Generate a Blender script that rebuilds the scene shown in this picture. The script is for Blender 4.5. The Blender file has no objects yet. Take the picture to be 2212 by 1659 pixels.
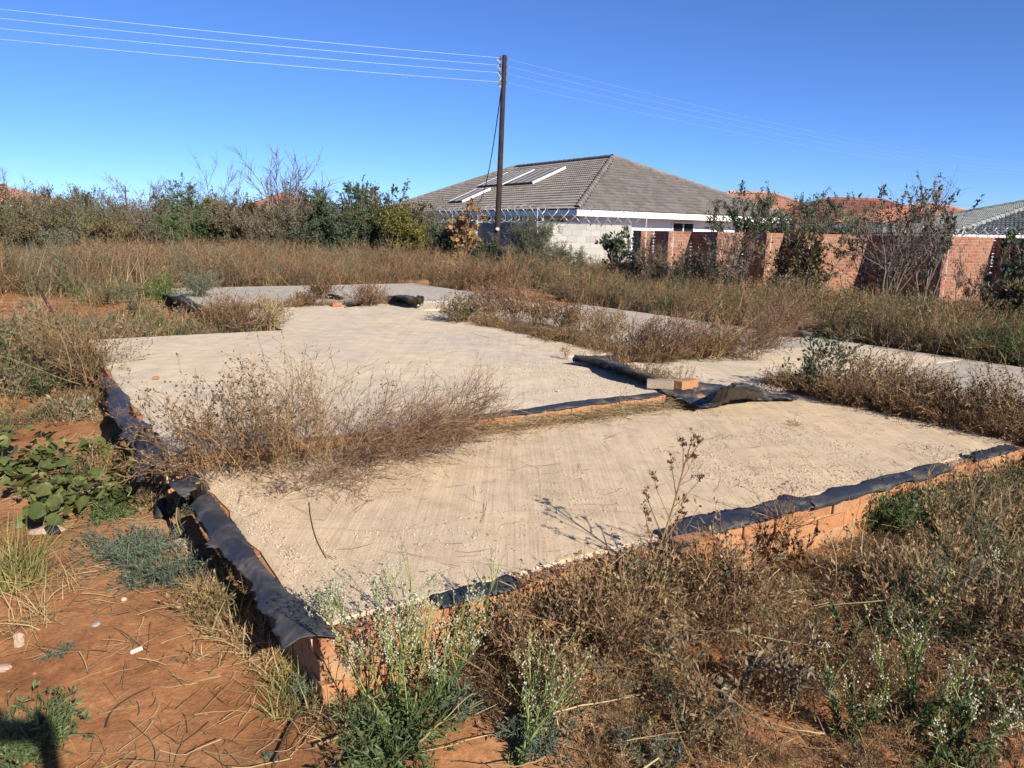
import bpy, math, numpy as np
from mathutils import Vector, Matrix
# ------------------------------------------------------------------ camera, light
SC = bpy.context.scene
COL = SC.collection
FP, CX, CY, EYE = 1661.6, 1106.0, 829.5, 1.62          # photo measured at 2212 x 1659
PITCH, ROLL = math.radians(11.2), math.radians(1.2)
_f = np.array([0, math.cos(PITCH), -math.sin(PITCH)])
_r0 = np.array([1., 0, 0]); _u0 = np.cross(_r0, _f)
_r = math.cos(ROLL)*_r0 + math.sin(ROLL)*_u0
_u = math.cos(ROLL)*_u0 - math.sin(ROLL)*_r0
cam_d = bpy.data.cameras.new('camera'); cam = bpy.data.objects.new('camera', cam_d); COL.objects.link(cam)
cam_d.sensor_width = 36; cam_d.lens = 36*1923/2560; cam_d.clip_start = .05; cam_d.clip_end = 3000
cam.matrix_world = Matrix(((_r[0], _u[0], -_f[0], 0), (_r[1], _u[1], -_f[1], 0), (_r[2], _u[2], -_f[2], EYE), (0, 0, 0, 1)))
SC.camera = cam
SUN_EL, SUN_AZ = math.radians(30), math.radians(145)     # azimuth clockwise from +Y
W = bpy.data.worlds.new('World'); SC.world = W; W.use_nodes = True
wn = W.node_tree; bg = wn.nodes['Background']
sky = wn.nodes.new('ShaderNodeTexSky'); sky.sky_type = 'NISHITA'; sky.sun_disc = False
sky.sun_elevation = SUN_EL; sky.sun_rotation = SUN_AZ
sky.altitude = 3000; sky.air_density = 1.0; sky.dust_density = .2; sky.ozone_density = 10.0
tint = wn.nodes.new('ShaderNodeMix'); tint.data_type = 'RGBA'; tint.blend_type = 'MULTIPLY'; tint.inputs[0].default_value = 1; tint.inputs[7].default_value = (1, .955, 1.04, 1)
wn.links.new(sky.outputs[0], tint.inputs[6]); wn.links.new(tint.outputs[2], bg.inputs[0]); bg.inputs[1].default_value = .085
sd = bpy.data.lights.new('sun', 'SUN'); sd.energy = 4.9; sd.angle = math.radians(.53); sd.color = (1, .93, .82)
so = bpy.data.objects.new('sun', sd); COL.objects.link(so); so.location = (20, -25, 30)
sdir = Vector((math.sin(SUN_AZ)*math.cos(SUN_EL), math.cos(SUN_AZ)*math.cos(SUN_EL), math.sin(SUN_EL)))
so.rotation_euler = sdir.to_track_quat('Z', 'Y').to_euler()
vs = SC.view_settings; vs.view_transform = 'Standard'; vs.look = 'None'; vs.exposure = .85; vs.gamma = 1; vs.use_curve_mapping = False
SC.render.engine = 'CYCLES'; SC.cycles.use_adaptive_sampling = True; SC.cycles.adaptive_threshold = .02
SC.cycles.max_bounces = 5; SC.cycles.diffuse_bounces = 2; SC.cycles.transparent_max_bounces = 8

# ------------------------------------------------------------------ helpers
def ray(u, v): return _f + (u-CX)/FP*_r - (v-CY)/FP*_u
def G(u, v, z=0.):                                       # pixel -> point on a level plane
    d = ray(u, v); t = (z-EYE)/d[2]; return d*t + np.array([0, 0, EYE])
def AT(u, v, y):                                         # pixel -> point at a given depth
    d = ray(u, v); return d*(y/d[1]) + np.array([0, 0, EYE])
def PROJ(p):
    q = np.asarray(p, float) - [0, 0, EYE]; z = q@_f
    return np.stack([CX+FP*(q@_r)/z, CY-FP*(q@_u)/z, z], -1)
O2 = np.array([-.63, 2.38]); _az = math.radians(57)
E1 = np.array([math.sin(_az), math.cos(_az)]); E2 = np.array([-E1[1], E1[0]])
def AB(a, b, z=0.): p = O2 + a*E1 + b*E2; return np.array([p[0], p[1], z])
def toab(p): q = np.asarray(p)[..., :2]-O2; return q@E1, q@E2
def unit(v): return v/np.maximum(np.linalg.norm(v, axis=-1, keepdims=True), 1e-9)
_lat = np.random.default_rng(5).random((256, 256))
def vnoise(x, y):
    x = np.asarray(x, float); y = np.asarray(y, float)
    xi = np.floor(x).astype(int); yi = np.floor(y).astype(int); fx = x-xi; fy = y-yi
    fx = fx*fx*(3-2*fx); fy = fy*fy*(3-2*fy)
    g = lambda i, j: _lat[i & 255, j & 255]
    return (g(xi, yi)*(1-fx)+g(xi+1, yi)*fx)*(1-fy)+(g(xi, yi+1)*(1-fx)+g(xi+1, yi+1)*fx)*fy
def fbm(x, y, o=4):
    s = 0; a = .5
    for k in range(o): s = s+a*vnoise(x*2**k+17*k, y*2**k+31*k); a *= .5
    return s/(1-.5**o)
def tag(o, label=None, cat=None, group=None, kind=None):
    for k, v in (('label', label), ('category', cat), ('group', group), ('kind', kind)):
        if v: o[k] = v
    return o
def obj(name, me, mat=None, parent=None, mw=None, kind=None):
    o = bpy.data.objects.new(name, me); COL.objects.link(o)
    if mat is not None and me is not None and not me.materials: me.materials.append(mat)
    if mw is not None: o.matrix_local = mw
    if parent is not None: o.parent = parent
    if kind: o['kind'] = kind
    return o
def empty(name, loc, label, cat, group=None):
    o = bpy.data.objects.new(name, None); o.empty_display_size = .1; COL.objects.link(o); o.location = Vector(loc)
    return tag(o, label, cat, group)
class Geo:                                               # quads only, with a random value per vertex
    def __init__(s): s.v = []; s.f = []; s.r = []; s.n = 0
    def add(s, V, Fc, R=None):
        V = np.asarray(V, float).reshape(-1, 3); s.v.append(V); s.f.append(np.asarray(Fc, np.int64).reshape(-1, 4)+s.n)
        s.r.append(np.full(len(V), .5) if R is None else np.broadcast_to(np.asarray(R, float), (len(V),))); s.n += len(V)
        return s
    def mesh(s, name, smooth=False):
        V = np.concatenate(s.v).astype(np.float32); Fc = np.concatenate(s.f).astype(np.int32); R = np.concatenate(s.r).astype(np.float32)
        me = bpy.data.meshes.new(name); me.vertices.add(len(V)); me.vertices.foreach_set('co', V.ravel())
        me.loops.add(Fc.size); me.loops.foreach_set('vertex_index', Fc.ravel())
        me.polygons.add(len(Fc)); me.polygons.foreach_set('loop_start', np.arange(len(Fc), dtype=np.int32)*4)
        me.update(calc_edges=True); me.polygons.foreach_set('use_smooth', np.full(len(Fc), bool(smooth)))
        a = me.attributes.new('rnd', 'FLOAT', 'POINT'); a.data.foreach_set('value', R)
        return me
BOXF = [[0, 3, 2, 1], [4, 5, 6, 7], [0, 1, 5, 4], [1, 2, 6, 5], [2, 3, 7, 6], [3, 0, 4, 7]]
def boxv(x0, x1, y0, y1, z0, z1): return np.array([[x0, y0, z0], [x1, y0, z0], [x1, y1, z0], [x0, y1, z0], [x0, y0, z1], [x1, y0, z1], [x1, y1, z1], [x0, y1, z1]], float)
def frame(o, t, n, up=(0, 0, 1)):                        # 4x4 from axes x=t, y=n, z=up
    m = np.eye(4); m[:3, 0] = t; m[:3, 1] = n; m[:3, 2] = up; m[:3, 3] = o; return m
def xf(m, V): return np.asarray(V)@m[:3, :3].T+m[:3, 3]
def mx(m): return Matrix([list(map(float, r)) for r in m])
def v3(p): return np.array([p[0], p[1], 0.])
E13, E23, UP = v3(E1), v3(E2), np.array([0, 0, 1.])

# ------------------------------------------------------------------ materials
def M(name):
    m = bpy.data.materials.new(name); m.use_nodes = True; nt = m.node_tree
    return m, nt, nt.nodes['Principled BSDF']
def nd(nt, t, **k):
    n = nt.nodes.new(t)
    for a, b in k.items():
        if a[0] == 'i' and a[1:].isdigit(): n.inputs[int(a[1:])].default_value = b
        else: setattr(n, a, b)
    return n
def noise(nt, scale, detail=4, rough=.55, vec=None, out=0):
    n = nd(nt, 'ShaderNodeTexNoise'); n.inputs['Scale'].default_value = scale; n.inputs['Detail'].default_value = detail; n.inputs['Roughness'].default_value = rough
    if vec is not None: nt.links.new(vec, n.inputs['Vector'])
    return n.outputs[out]
def coords(nt, scale=(1, 1, 1), rot=(0, 0, 0)):
    c = nd(nt, 'ShaderNodeTexCoord'); mp = nd(nt, 'ShaderNodeMapping'); mp.inputs['Scale'].default_value = scale; mp.inputs['Rotation'].default_value = rot
    nt.links.new(c.outputs['Object'], mp.inputs[0]); return mp.outputs[0]
def ramp(nt, fac, stops):
    r = nd(nt, 'ShaderNodeValToRGB'); e = r.color_ramp.elements
    while len(e) < len(stops): e.new(.5)
    for i, (p, c) in enumerate(stops):
        e[i].position = p; e[i].color = (c, c, c, 1) if not hasattr(c, '__len__') else (*c, 1)
    nt.links.new(fac, r.inputs[0]); return r.outputs[0]
def mix(nt, fac, a, b, mode='MIX'):
    n = nd(nt, 'ShaderNodeMix', data_type='RGBA', blend_type=mode)
    for s, v in ((n.inputs[0], fac), (n.inputs[6], a), (n.inputs[7], b)):
        if isinstance(v, (int, float)): s.default_value = v
        elif isinstance(v, tuple): s.default_value = (*v, 1)
        else: nt.links.new(v, s)
    return n.outputs[2]
def math_(nt, op, a, b=None):
    n = nd(nt, 'ShaderNodeMath', operation=op)
    for s, v in ((n.inputs[0], a), (n.inputs[1], b)):
        if v is None: continue
        if isinstance(v, (int, float)): s.default_value = v
        else: nt.links.new(v, s)
    return n.outputs[0]
def bump(nt, bs, h, strength=.5, dist=.02):
    b = nd(nt, 'ShaderNodeBump'); b.inputs['Strength'].default_value = strength; b.inputs['Distance'].default_value = dist
    nt.links.new(h, b.inputs['Height']); nt.links.new(b.outputs[0], bs.inputs['Normal'])
def rnd_fac(nt, k=1.):
    a = nd(nt, 'ShaderNodeAttribute', attribute_name='rnd'); i = nd(nt, 'ShaderNodeObjectInfo')
    s = math_(nt, 'ADD', a.outputs['Fac'], math_(nt, 'MULTIPLY', i.outputs['Random'], k)); return math_(nt, 'FRACT', s)
def plain(name, col, rough=.8, spec=.3, var=.15, scale=8, metal=0, bmp=0):
    m, nt, b = M(name); n = noise(nt, scale, 5, .6, coords(nt)); lo = tuple(c*(1-var) for c in col); hi = tuple(min(1, c*(1+var)) for c in col)
    nt.links.new(ramp(nt, n, [(.3, lo), (.7, hi)]), b.inputs['Base Color'])
    b.inputs['Roughness'].default_value = rough; b.inputs['Specular IOR Level'].default_value = spec; b.inputs['Metallic'].default_value = metal
    if bmp: bump(nt, b, noise(nt, scale*6, 4, .6, coords(nt)), bmp, .01)
    return m
def veg(name, stops, tr=.25, rough=.75, inst=.12, spec=.12):
    m, nt, b = M(name)
    a = nd(nt, 'ShaderNodeAttribute', attribute_name='rnd'); i = nd(nt, 'ShaderNodeObjectInfo')
    s = math_(nt, 'ADD', a.outputs['Fac'], math_(nt, 'MULTIPLY', math_(nt, 'SUBTRACT', i.outputs['Random'], .5), inst*2))
    c = ramp(nt, s, stops); nt.links.new(c, b.inputs['Base Color'])
    b.inputs['Roughness'].default_value = rough; b.inputs['Specular IOR Level'].default_value = spec
    if tr:
        t = nd(nt, 'ShaderNodeBsdfTranslucent'); nt.links.new(c, t.inputs[0]); ms = nd(nt, 'ShaderNodeMixShader'); ms.inputs[0].default_value = tr
        nt.links.new(b.outputs[0], ms.inputs[1]); nt.links.new(t.outputs[0], ms.inputs[2]); nt.links.new(ms.outputs[0], nt.nodes['Material Output'].inputs[0])
    return m
def ramp3(a, b, c): return [(.0, a), (.5, b), (1., c)]
def mat_concrete(name, az, base, grey, streak=.5):
    m, nt, b = M(name); v = coords(nt)
    big = noise(nt, .9, 5, .6, v); c = ramp(nt, big, [(.36, grey), (.6, base)])
    st = noise(nt, 1, 3, .6, coords(nt, (26, .9, 1), (0, 0, az))); st2 = noise(nt, 1, 2, .5, coords(nt, (70, 1.6, 1), (0, 0, az)))
    c = mix(nt, streak, c, ramp(nt, st, [(.32, tuple(x*.78 for x in base)), (.66, tuple(min(1, x*1.08) for x in base))]))
    sp = noise(nt, 90, 3, .7, v); c = mix(nt, 1., c, ramp(nt, sp, [(.28, .80), (.5, 1.), (.75, 1.07)]), 'MULTIPLY')
    st3 = noise(nt, 5.5, 6, .65, v); c = mix(nt, 1., c, ramp(nt, st3, [(.3, .8), (.6, 1.04)]), 'MULTIPLY')
    dk = noise(nt, 2.3, 5, .7, coords(nt, (1, 1, 1), (.3, .1, .9))); c = mix(nt, ramp(nt, dk, [(.62, 0.), (.74, .30)]), c, (.24, .20, .165))
    wash = noise(nt, .55, 6, .65, coords(nt, (1, 1, 1), (.1, .4, 2.2))); c = mix(nt, ramp(nt, wash, [(.54, 0.), (.68, .32)]), c, (.52, .37, .235))
    pale = noise(nt, 1.3, 6, .7, coords(nt, (1, 1, 1), (.7, .2, 1.1))); c = mix(nt, ramp(nt, pale, [(.57, 0.), (.72, .30)]), c, (.60, .50, .39))
    cr = nd(nt, 'ShaderNodeTexVoronoi', feature='DISTANCE_TO_EDGE'); cr.inputs['Scale'].default_value = .55; nt.links.new(mix(nt, .12, v, noise(nt, 2.5, 5, .6, v, 1)), cr.inputs['Vector']); c = mix(nt, ramp(nt, cr.outputs[0], [(.0, .22), (.005, 0.)]), c, (.16, .12, .09))
    nt.links.new(c, b.inputs['Base Color']); b.inputs['Roughness'].default_value = .93; b.inputs['Specular IOR Level'].default_value = .15
    h = math_(nt, 'ADD', math_(nt, 'MULTIPLY', st2, streak*1.7), math_(nt, 'ADD', noise(nt, 140, 3, .7, v), math_(nt, 'MULTIPLY', noise(nt, 12, 5, .6, v), .8)))
    bump(nt, b, h, .45, .010); return m
def mat_soil():
    m, nt, b = M('red_soil'); v = coords(nt)
    c = ramp(nt, noise(nt, 2.2, 6, .65, v), [(.3, (.21, .087, .036)), (.5, (.325, .145, .060)), (.7, (.43, .21, .095))])
    c = mix(nt, 1., c, ramp(nt, noise(nt, 45, 4, .7, v), [(.25, .62), (.55, 1.0), (.8, 1.22)]), 'MULTIPLY')
    c = mix(nt, ramp(nt, noise(nt, .6, 5, .6, v), [(.48, 0.), (.68, .6)]), c, (.42, .27, .15))
    c = mix(nt, 1., c, ramp(nt, noise(nt, 14, 5, .7, v), [(.3, .8), (.65, 1.1)]), 'MULTIPLY')
    nt.links.new(c, b.inputs['Base Color']); b.inputs['Roughness'].default_value = .96; b.inputs['Specular IOR Level'].default_value = .1
    h = math_(nt, 'ADD', noise(nt, 60, 5, .7, v), math_(nt, 'MULTIPLY', noise(nt, 9, 5, .6, v), 1.5)); bump(nt, b, h, .42, .014); return m
def mat_brick(name, stops, dirt=.35, dirtc=(.42, .30, .20)):
    m, nt, b = M(name); f = rnd_fac(nt); c = ramp(nt, f, stops); v = coords(nt)
    g = nd(nt, 'ShaderNodeNewGeometry'); n = noise(nt, 7, 6, .75, g.outputs['Position'])
    c = mix(nt, math_(nt, 'MULTIPLY', ramp(nt, n, [(.42, 0.), (.62, 1.)]), dirt), c, dirtc)
    c = mix(nt, 1., c, ramp(nt, noise(nt, 70, 4, .7, g.outputs['Position']), [(.25, .7), (.7, 1.12)]), 'MULTIPLY')
    nt.links.new(c, b.inputs['Base Color']); b.inputs['Roughness'].default_value = .9; b.inputs['Specular IOR Level'].default_value = .2
    bump(nt, b, noise(nt, 55, 5, .7, g.outputs['Position']), .6, .008); return m
def mat_plastic():
    m, nt, b = M('black_plastic_sheeting'); v = coords(nt)
    d = noise(nt, 4, 6, .7, v); d2 = noise(nt, 35, 4, .7, v)
    f = math_(nt, 'MULTIPLY', ramp(nt, d, [(.46, .02), (.72, .5)]), ramp(nt, d2, [(.3, .5), (.7, 1.)]))
    nt.links.new(mix(nt, f, (.020, .024, .031), (.34, .27, .20)), b.inputs['Base Color'])
    nt.links.new(ramp(nt, f, [(0., .50), (.5, .85)]), b.inputs['Roughness']); b.inputs['Specular IOR Level'].default_value = .4
    bump(nt, b, math_(nt, 'ADD', noise(nt, 18, 5, .6, v), math_(nt, 'MULTIPLY', noise(nt, 1, 3, .5, coords(nt, (6, 40, 20), (0, 0, .6))), .6)), .35, .015); return m
def mat_tile(name, c0, c1, c2):
    m, nt, b = M(name); c = ramp(nt, rnd_fac(nt), ramp3(c0, c1, c2)); g = nd(nt, 'ShaderNodeNewGeometry')
    c = mix(nt, 1., c, ramp(nt, noise(nt, 5, 5, .7, g.outputs['Position']), [(.3, .78), (.7, 1.1)]), 'MULTIPLY')
    nt.links.new(c, b.inputs['Base Color']); b.inputs['Roughness'].default_value = .85; b.inputs['Specular IOR Level'].default_value = .25; return m

MS = mat_soil()
MC1 = mat_concrete('dusty_concrete_front', 0, (.60, .45, .285), (.50, .40, .29), .5)
MC2 = mat_concrete('dusty_concrete_main', .95, (.62, .495, .345), (.48, .42, .335), .35)
MC3 = mat_concrete('dusty_concrete_grey', .9, (.44, .385, .305), (.36, .335, .29), .25)
MPL = mat_plastic()
MBR = mat_brick('orange_common_brick', [(0, (.36, .135, .055)), (.35, (.42, .18, .078)), (.7, (.39, .19, .09)), (1, (.29, .105, .05))], .75, (.37, .22, .11))
MBW = mat_brick('wall_face_brick', [(0, (.26, .098, .055)), (.4, (.32, .14, .08)), (.75, (.29, .145, .092)), (1, (.19, .076, .052))], .3, (.25, .18, .14))
MBLK = mat_brick('cement_block', [(0, (.30, .285, .255)), (.5, (.36, .345, .31)), (1, (.42, .40, .36))], .3, (.40, .37, .32))
MMO = plain('cement_mortar', (.36, .31, .25), .95, .1, .15, 20, 0, .4)
MSM = plain('sandy_soil_mortar', (.36, .21, .11), .95, .1, .2, 20, 0, .5)
MTIL = mat_tile('brown_grey_roof_tile', (.16, .138, .12), (.19, .166, .147), (.22, .195, .173))
MTIG = mat_tile('slate_grey_roof_tile', (.17, .18, .175), (.21, .22, .21), (.25, .26, .245))
MTIO = mat_tile('orange_roof_tile', (.36, .135, .08), (.41, .165, .10), (.46, .195, .12))
MTIP = mat_tile('pale_orange_roof_tile', (.38, .19, .13), (.43, .22, .15), (.47, .245, .17))
MTIR = mat_tile('dark_red_roof_tile', (.18, .062, .048), (.215, .078, .06), (.25, .095, .07))
MWHT = plain('white_paint', (.80, .80, .78), .6, .3, .03)
MWAL = plain('pale_blue_white_wall_paint', (.70, .75, .80), .8, .2, .04, 3)
MWAR = plain('warm_wall_paint', (.52, .40, .30), .85, .2, .06, 3)
MDRK = plain('dark_window_glass', (.012, .015, .02), .12, .6, .1)
MGAL = plain('galvanised_wire', (.46, .48, .50), .45, .5, .1, 20, .55)
MPOLE = plain('creosoted_pole_wood', (.034, .024, .020), .85, .2, .35, 6, 0, .4)
MPOR = plain('insulator_glaze', (.085, .05, .04), .3, .5, .1)
MWIRE = plain('aluminium_conductor', (.42, .45, .50), .4, .5, .05, 20, .3)
MCAB = plain('black_cable', (.02, .021, .023), .55, .4, .1)
MSOL = plain('solar_collector_glass', (.17, .15, .125), .55, .3, .08, 3)
MALU = plain('white_aluminium_frame', (.78, .78, .77), .4, .5, .03)
MROC = plain('pale_stone', (.38, .28, .20), .95, .15, .25, 18, 0, .6)
MGRV = plain('crushed_stone', (.45, .37, .28), .95, .15, .3, 30, 0, .4)
MLIT = plain('pale_litter', (.58, .52, .40), .6, .3, .1)
MGLS = plain('dirty_clear_plastic', (.30, .29, .27), .3, .5, .15)
MTW = plain('dark_dry_twig', (.065, .045, .032), .9, .1, .3, 20)

VDRY = veg('dry_brown_stem', ramp3((.10, .058, .030), (.245, .146, .070), (.40, .27, .135)), .12)
VDRL = veg('dry_brown_leaf', ramp3((.085, .056, .034), (.185, .122, .07), (.31, .22, .125)), .25)
VRED = veg('red_brown_weed', ramp3((.115, .062, .037), (.21, .126, .074), (.33, .222, .137)), .2)
VSTR = veg('straw_grass', ramp3((.20, .125, .055), (.36, .25, .12), (.52, .40, .22)), .25)
VYGR = veg('yellow_green_grass', ramp3((.13, .13, .045), (.27, .25, .085), (.42, .34, .14)), .3)
VOLV = veg('olive_weed', ramp3((.07, .055, .026), (.14, .11, .052), (.25, .195, .10)), .25)
VGRN = veg('mid_green_leaf', ramp3((.04, .065, .026), (.08, .115, .045), (.15, .18, .08)), .3)
VDGN = veg('dark_green_leaf', ramp3((.036, .052, .029), (.076, .10, .056), (.135, .16, .09)), .25)
VYLF = veg('yellow_green_leaf', ramp3((.08, .08, .018), (.16, .15, .035), (.28, .24, .07)), .3)
VGRY = veg('grey_green_leaf', ramp3((.075, .085, .055), (.14, .15, .095), (.22, .225, .15)), .25)
VBLU = veg('blue_green_feathery_leaf', ramp3((.06, .08, .056), (.108, .14, .097), (.18, .21, .15)), .25)
VFEA = veg('fresh_green_feathery_leaf', ramp3((.055, .08, .034), (.105, .145, .058), (.19, .235, .10)), .3)
VLEA = veg('broad_green_leaf', ramp3((.05, .068, .02), (.10, .122, .035), (.19, .18, .06)), .3, .5, .25, .3)
VWLT = veg('wilted_brown_leaf', ramp3((.16, .085, .04), (.30, .185, .09), (.42, .29, .15)), .3)
VTHK = veg('grey_brown_thicket_leaf', ramp3((.085, .068, .045), (.155, .13, .088), (.25, .215, .15)), .25)
VBRK = veg('grey_brown_bark', ramp3((.075, .055, .043), (.135, .105, .085), (.20, .165, .135)), 0)
VGST = veg('green_stem', ramp3((.10, .13, .035), (.17, .21, .06), (.27, .29, .10)), .15)
VFLW = veg('white_flower_head', ramp3((.30, .29, .17), (.48, .46, .33), (.64, .62, .5)), .2)
VSED = veg('dark_seed_head', ramp3((.045, .025, .014), (.085, .048, .025), (.15, .09, .045)), .1)
VPAL = veg('pale_withered_leaf', ramp3((.13, .10, .06), (.24, .195, .125), (.36, .31, .21)), .25)

# ------------------------------------------------------------------ plant growth
def grow(rng, P, D, L, n, wander, grav):
    N = len(P); out = np.empty((N, n, 3)); out[:, 0] = P; D = unit(np.array(D, float)); L = np.broadcast_to(L, (N,))
    for i in range(1, n):
        D = unit(D+rng.normal(0, wander, (N, 3))+np.asarray(grav)); P = P+D*(L/(n-1))[:, None]; out[:, i] = P
    return out
def on(curves, idx, t):
    n = curves.shape[1]; s = t*(n-1); i = np.minimum(s.astype(int), n-2); fr = (s-i)[:, None]
    a = curves[idx, i]; b = curves[idx, i+1]; return a+(b-a)*fr, unit(b-a)
def kids(rng, curves, k, lo, hi, spread, up=0.):
    N = len(curves); idx = np.repeat(np.arange(N), k); t = rng.uniform(lo, hi, len(idx)); P, T = on(curves, idx, t)
    return P, unit(T*(1-spread)+unit(rng.normal(0, 1, (len(idx), 3)))*spread+[0, 0, up]), idx
def strip(g, rng, C, w0, w1, rv=None):                    # flat tapered ribbons
    N, n, _ = C.shape; T = unit(C[:, -1]-C[:, 0]); S = unit(np.cross(T, rng.normal(0, 1, (N, 3))))
    w = np.broadcast_to(np.asarray(w0), (N,))[:, None]*(1-np.linspace(0, 1, n)[None, :]*(1-w1))*.5
    V = np.stack([C-S[:, None]*w[..., None], C+S[:, None]*w[..., None]], 2).reshape(-1, 3)
    b = (np.arange(N)[:, None]*n+np.arange(n-1)[None])[..., None]*2
    Fc = np.concatenate([b, b+1, b+3, b+2], -1).reshape(-1, 4)
    r = rng.random(N) if rv is None else rv
    g.add(V, Fc, np.repeat(np.clip(r, 0, 1), n*2)); return g
def tube(g, C, r0, r1, sides=4, rv=.5):                   # tapered tubes round curves
    N, n, _ = C.shape; T = np.gradient(C, axis=1); T = unit(T); ref = np.where(np.abs(T[:, :1, 2:3]) > .8, np.array([1., 0, 0]), np.array([0, 0, 1.]))
    S = unit(np.cross(T, np.broadcast_to(ref, T.shape))); B = np.cross(T, S); r0 = np.broadcast_to(np.asarray(r0, float), (N,)); r1 = np.broadcast_to(np.asarray(r1, float), (N,))
    rad = r0[:, None]+(r1-r0)[:, None]*np.linspace(0, 1, n)[None]
    an = np.arange(sides)/sides*2*math.pi
    V = C[:, :, None]+rad[:, :, None, None]*(S[:, :, None]*np.cos(an)[:, None]+B[:, :, None]*np.sin(an)[:, None])
    base = (np.arange(N)[:, None]*n+np.arange(n-1)[None])[..., None]*sides; k = np.arange(sides); k2 = (k+1) % sides
    Fc = np.stack([base+k, base+k2, base+sides+k2, base+sides+k], -1).reshape(-1, 4)
    g.add(V.reshape(-1, 3), Fc, np.repeat(np.broadcast_to(rv, (N,)), n*sides)); return g
def leaves(g, rng, P, size, asp=.45, D=None, flat=0., rv=None):  # rhombic leaves, slightly folded
    N = len(P)
    if N == 0: return g
    D = unit(rng.normal(0, 1, (N, 3))) if D is None else unit(D+rng.normal(0, .45, (N, 3)))
    nn = unit(rng.normal(0, 1, (N, 3))*(1-flat)+np.array([0, 0, flat*1.5])); S = unit(np.cross(D, nn)); K = np.cross(S, D)
    s = (rng.uniform(.6, 1.3, N)*size)[:, None]
    V = np.stack([P, P+D*s*.45+S*s*asp*.5+K*s*.08, P+D*s, P+D*s*.45-S*s*asp*.5+K*s*.08], 1).reshape(-1, 3)
    r = rng.random(N) if rv is None else rv
    g.add(V, np.arange(N*4).reshape(-1, 4), np.repeat(np.clip(r, 0, 1), 4)); return g
def dots(g, rng, P, r):
    N = len(P); B = boxv(-1, 1, -1, 1, -1, 1)/1.3; R = rng.uniform(.7, 1.25, N)*r
    V = P[:, None]+B[None]*R[:, None, None]; Fc = (np.arange(N)*8)[:, None, None]+np.array(BOXF)[None]
    g.add(V.reshape(-1, 3), Fc.reshape(-1, 4), np.repeat(rng.random(N), 8)); return g
def fan(rng, n, spread, lean=(0, 0)):
    a = rng.uniform(0, 2*math.pi, n); s = np.abs(rng.normal(0, spread, n)); return unit(np.stack([np.cos(a)*s+lean[0], np.sin(a)*s+lean[1], np.ones(n)], -1))
def base_pts(rng, n, r): a = rng.uniform(0, 6.283, n); d = r*np.sqrt(rng.random(n)); return np.stack([np.cos(a)*d, np.sin(a)*d, np.zeros(n)-.01], -1)
def dry_weed(seed, h=.5, w=.25, stems=26, k1=5, k2=3, lean=(0, 0), seedn=300, leafn=300, br=.06, wid=.0035, curl=.12, leafsz=.014, droop=-.05, spread=.45):
    rng = np.random.default_rng(seed); st, lf = Geo(), Geo()
    P = base_pts(rng, stems, br); D = fan(rng, stems, w/h, lean); L = h*rng.uniform(.55, 1.1, stems)*1.05
    C0 = grow(rng, P, D, L, 7, curl, (lean[0]*.12, lean[1]*.12, droop)); strip(st, rng, C0, wid, .5)
    P1, D1, i1 = kids(rng, C0, k1, .2, .95, spread, .1); C1 = grow(rng, P1, D1, L[i1]*rng.uniform(.15, .5, len(i1)), 5, curl*1.3, (lean[0]*.1, lean[1]*.1, 0)); strip(st, rng, C1, wid*.7, .5)
    CC = C1
    if k2:
        P2, D2, i2 = kids(rng, C1, k2, .3, 1., .5, .05); C2 = grow(rng, P2, D2, h*rng.uniform(.04, .14, len(i2)), 3, .15, (0, 0, .02)); strip(st, rng, C2, wid*.5, .6); CC = C2
    if leafn:
        i = rng.integers(0, len(C1), leafn); p, t = on(C1, i, rng.random(leafn)); leaves(lf, rng, p, leafsz, .4, t)
    if seedn:
        i = rng.integers(0, len(CC), seedn); p, t = on(CC, i, np.ones(seedn)*.98); leaves(lf, rng, p, leafsz*.8, .7, t, 0, rng.random(seedn)*.5)
    return st, lf
def grass_tuft(seed, h=.35, r=.08, n=60, wid=.004, lean=(0, 0), spread=.5, droop=-.10, segs=5):
    rng = np.random.default_rng(seed); g = Geo(); P = base_pts(rng, n, r); D = fan(rng, n, spread, lean)
    strip(g, rng, grow(rng, P, D, h*rng.uniform(.45, 1.15, n), segs, .07, (lean[0]*.1, lean[1]*.1, droop)), wid*rng.uniform(.7, 1.4, n), .15); return g
def feathery(seed, r=.15, fronds=34, up=.5, leaf=.022, h=1.):
    rng = np.random.default_rng(seed); st, lf = Geo(), Geo(); P = base_pts(rng, fronds, r*.15); a = rng.uniform(0, 6.283, fronds)
    D = unit(np.stack([np.cos(a), np.sin(a), up*rng.uniform(.3, 1.9, fronds)], -1)); L = r*rng.uniform(.6, 1.2, fronds)
    C = grow(rng, P, D, L, 6, .10, (0, 0, -.07)); strip(st, rng, C, .003, .4)
    k = 9; P1, D1, i1 = kids(rng, C, k, .2, .98, .6, .1); C1 = grow(rng, P1, D1, L[i1]*rng.uniform(.14, .34, len(i1)), 3, .1, (0, 0, 0)); strip(lf, rng, C1, .0026, .5)
    n = len(C1)*4; i = rng.integers(0, len(C1), n); p, t = on(C1, i, rng.random(n)); leaves(lf, rng, p, leaf, .28, t, .2)
    return st, lf
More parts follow.
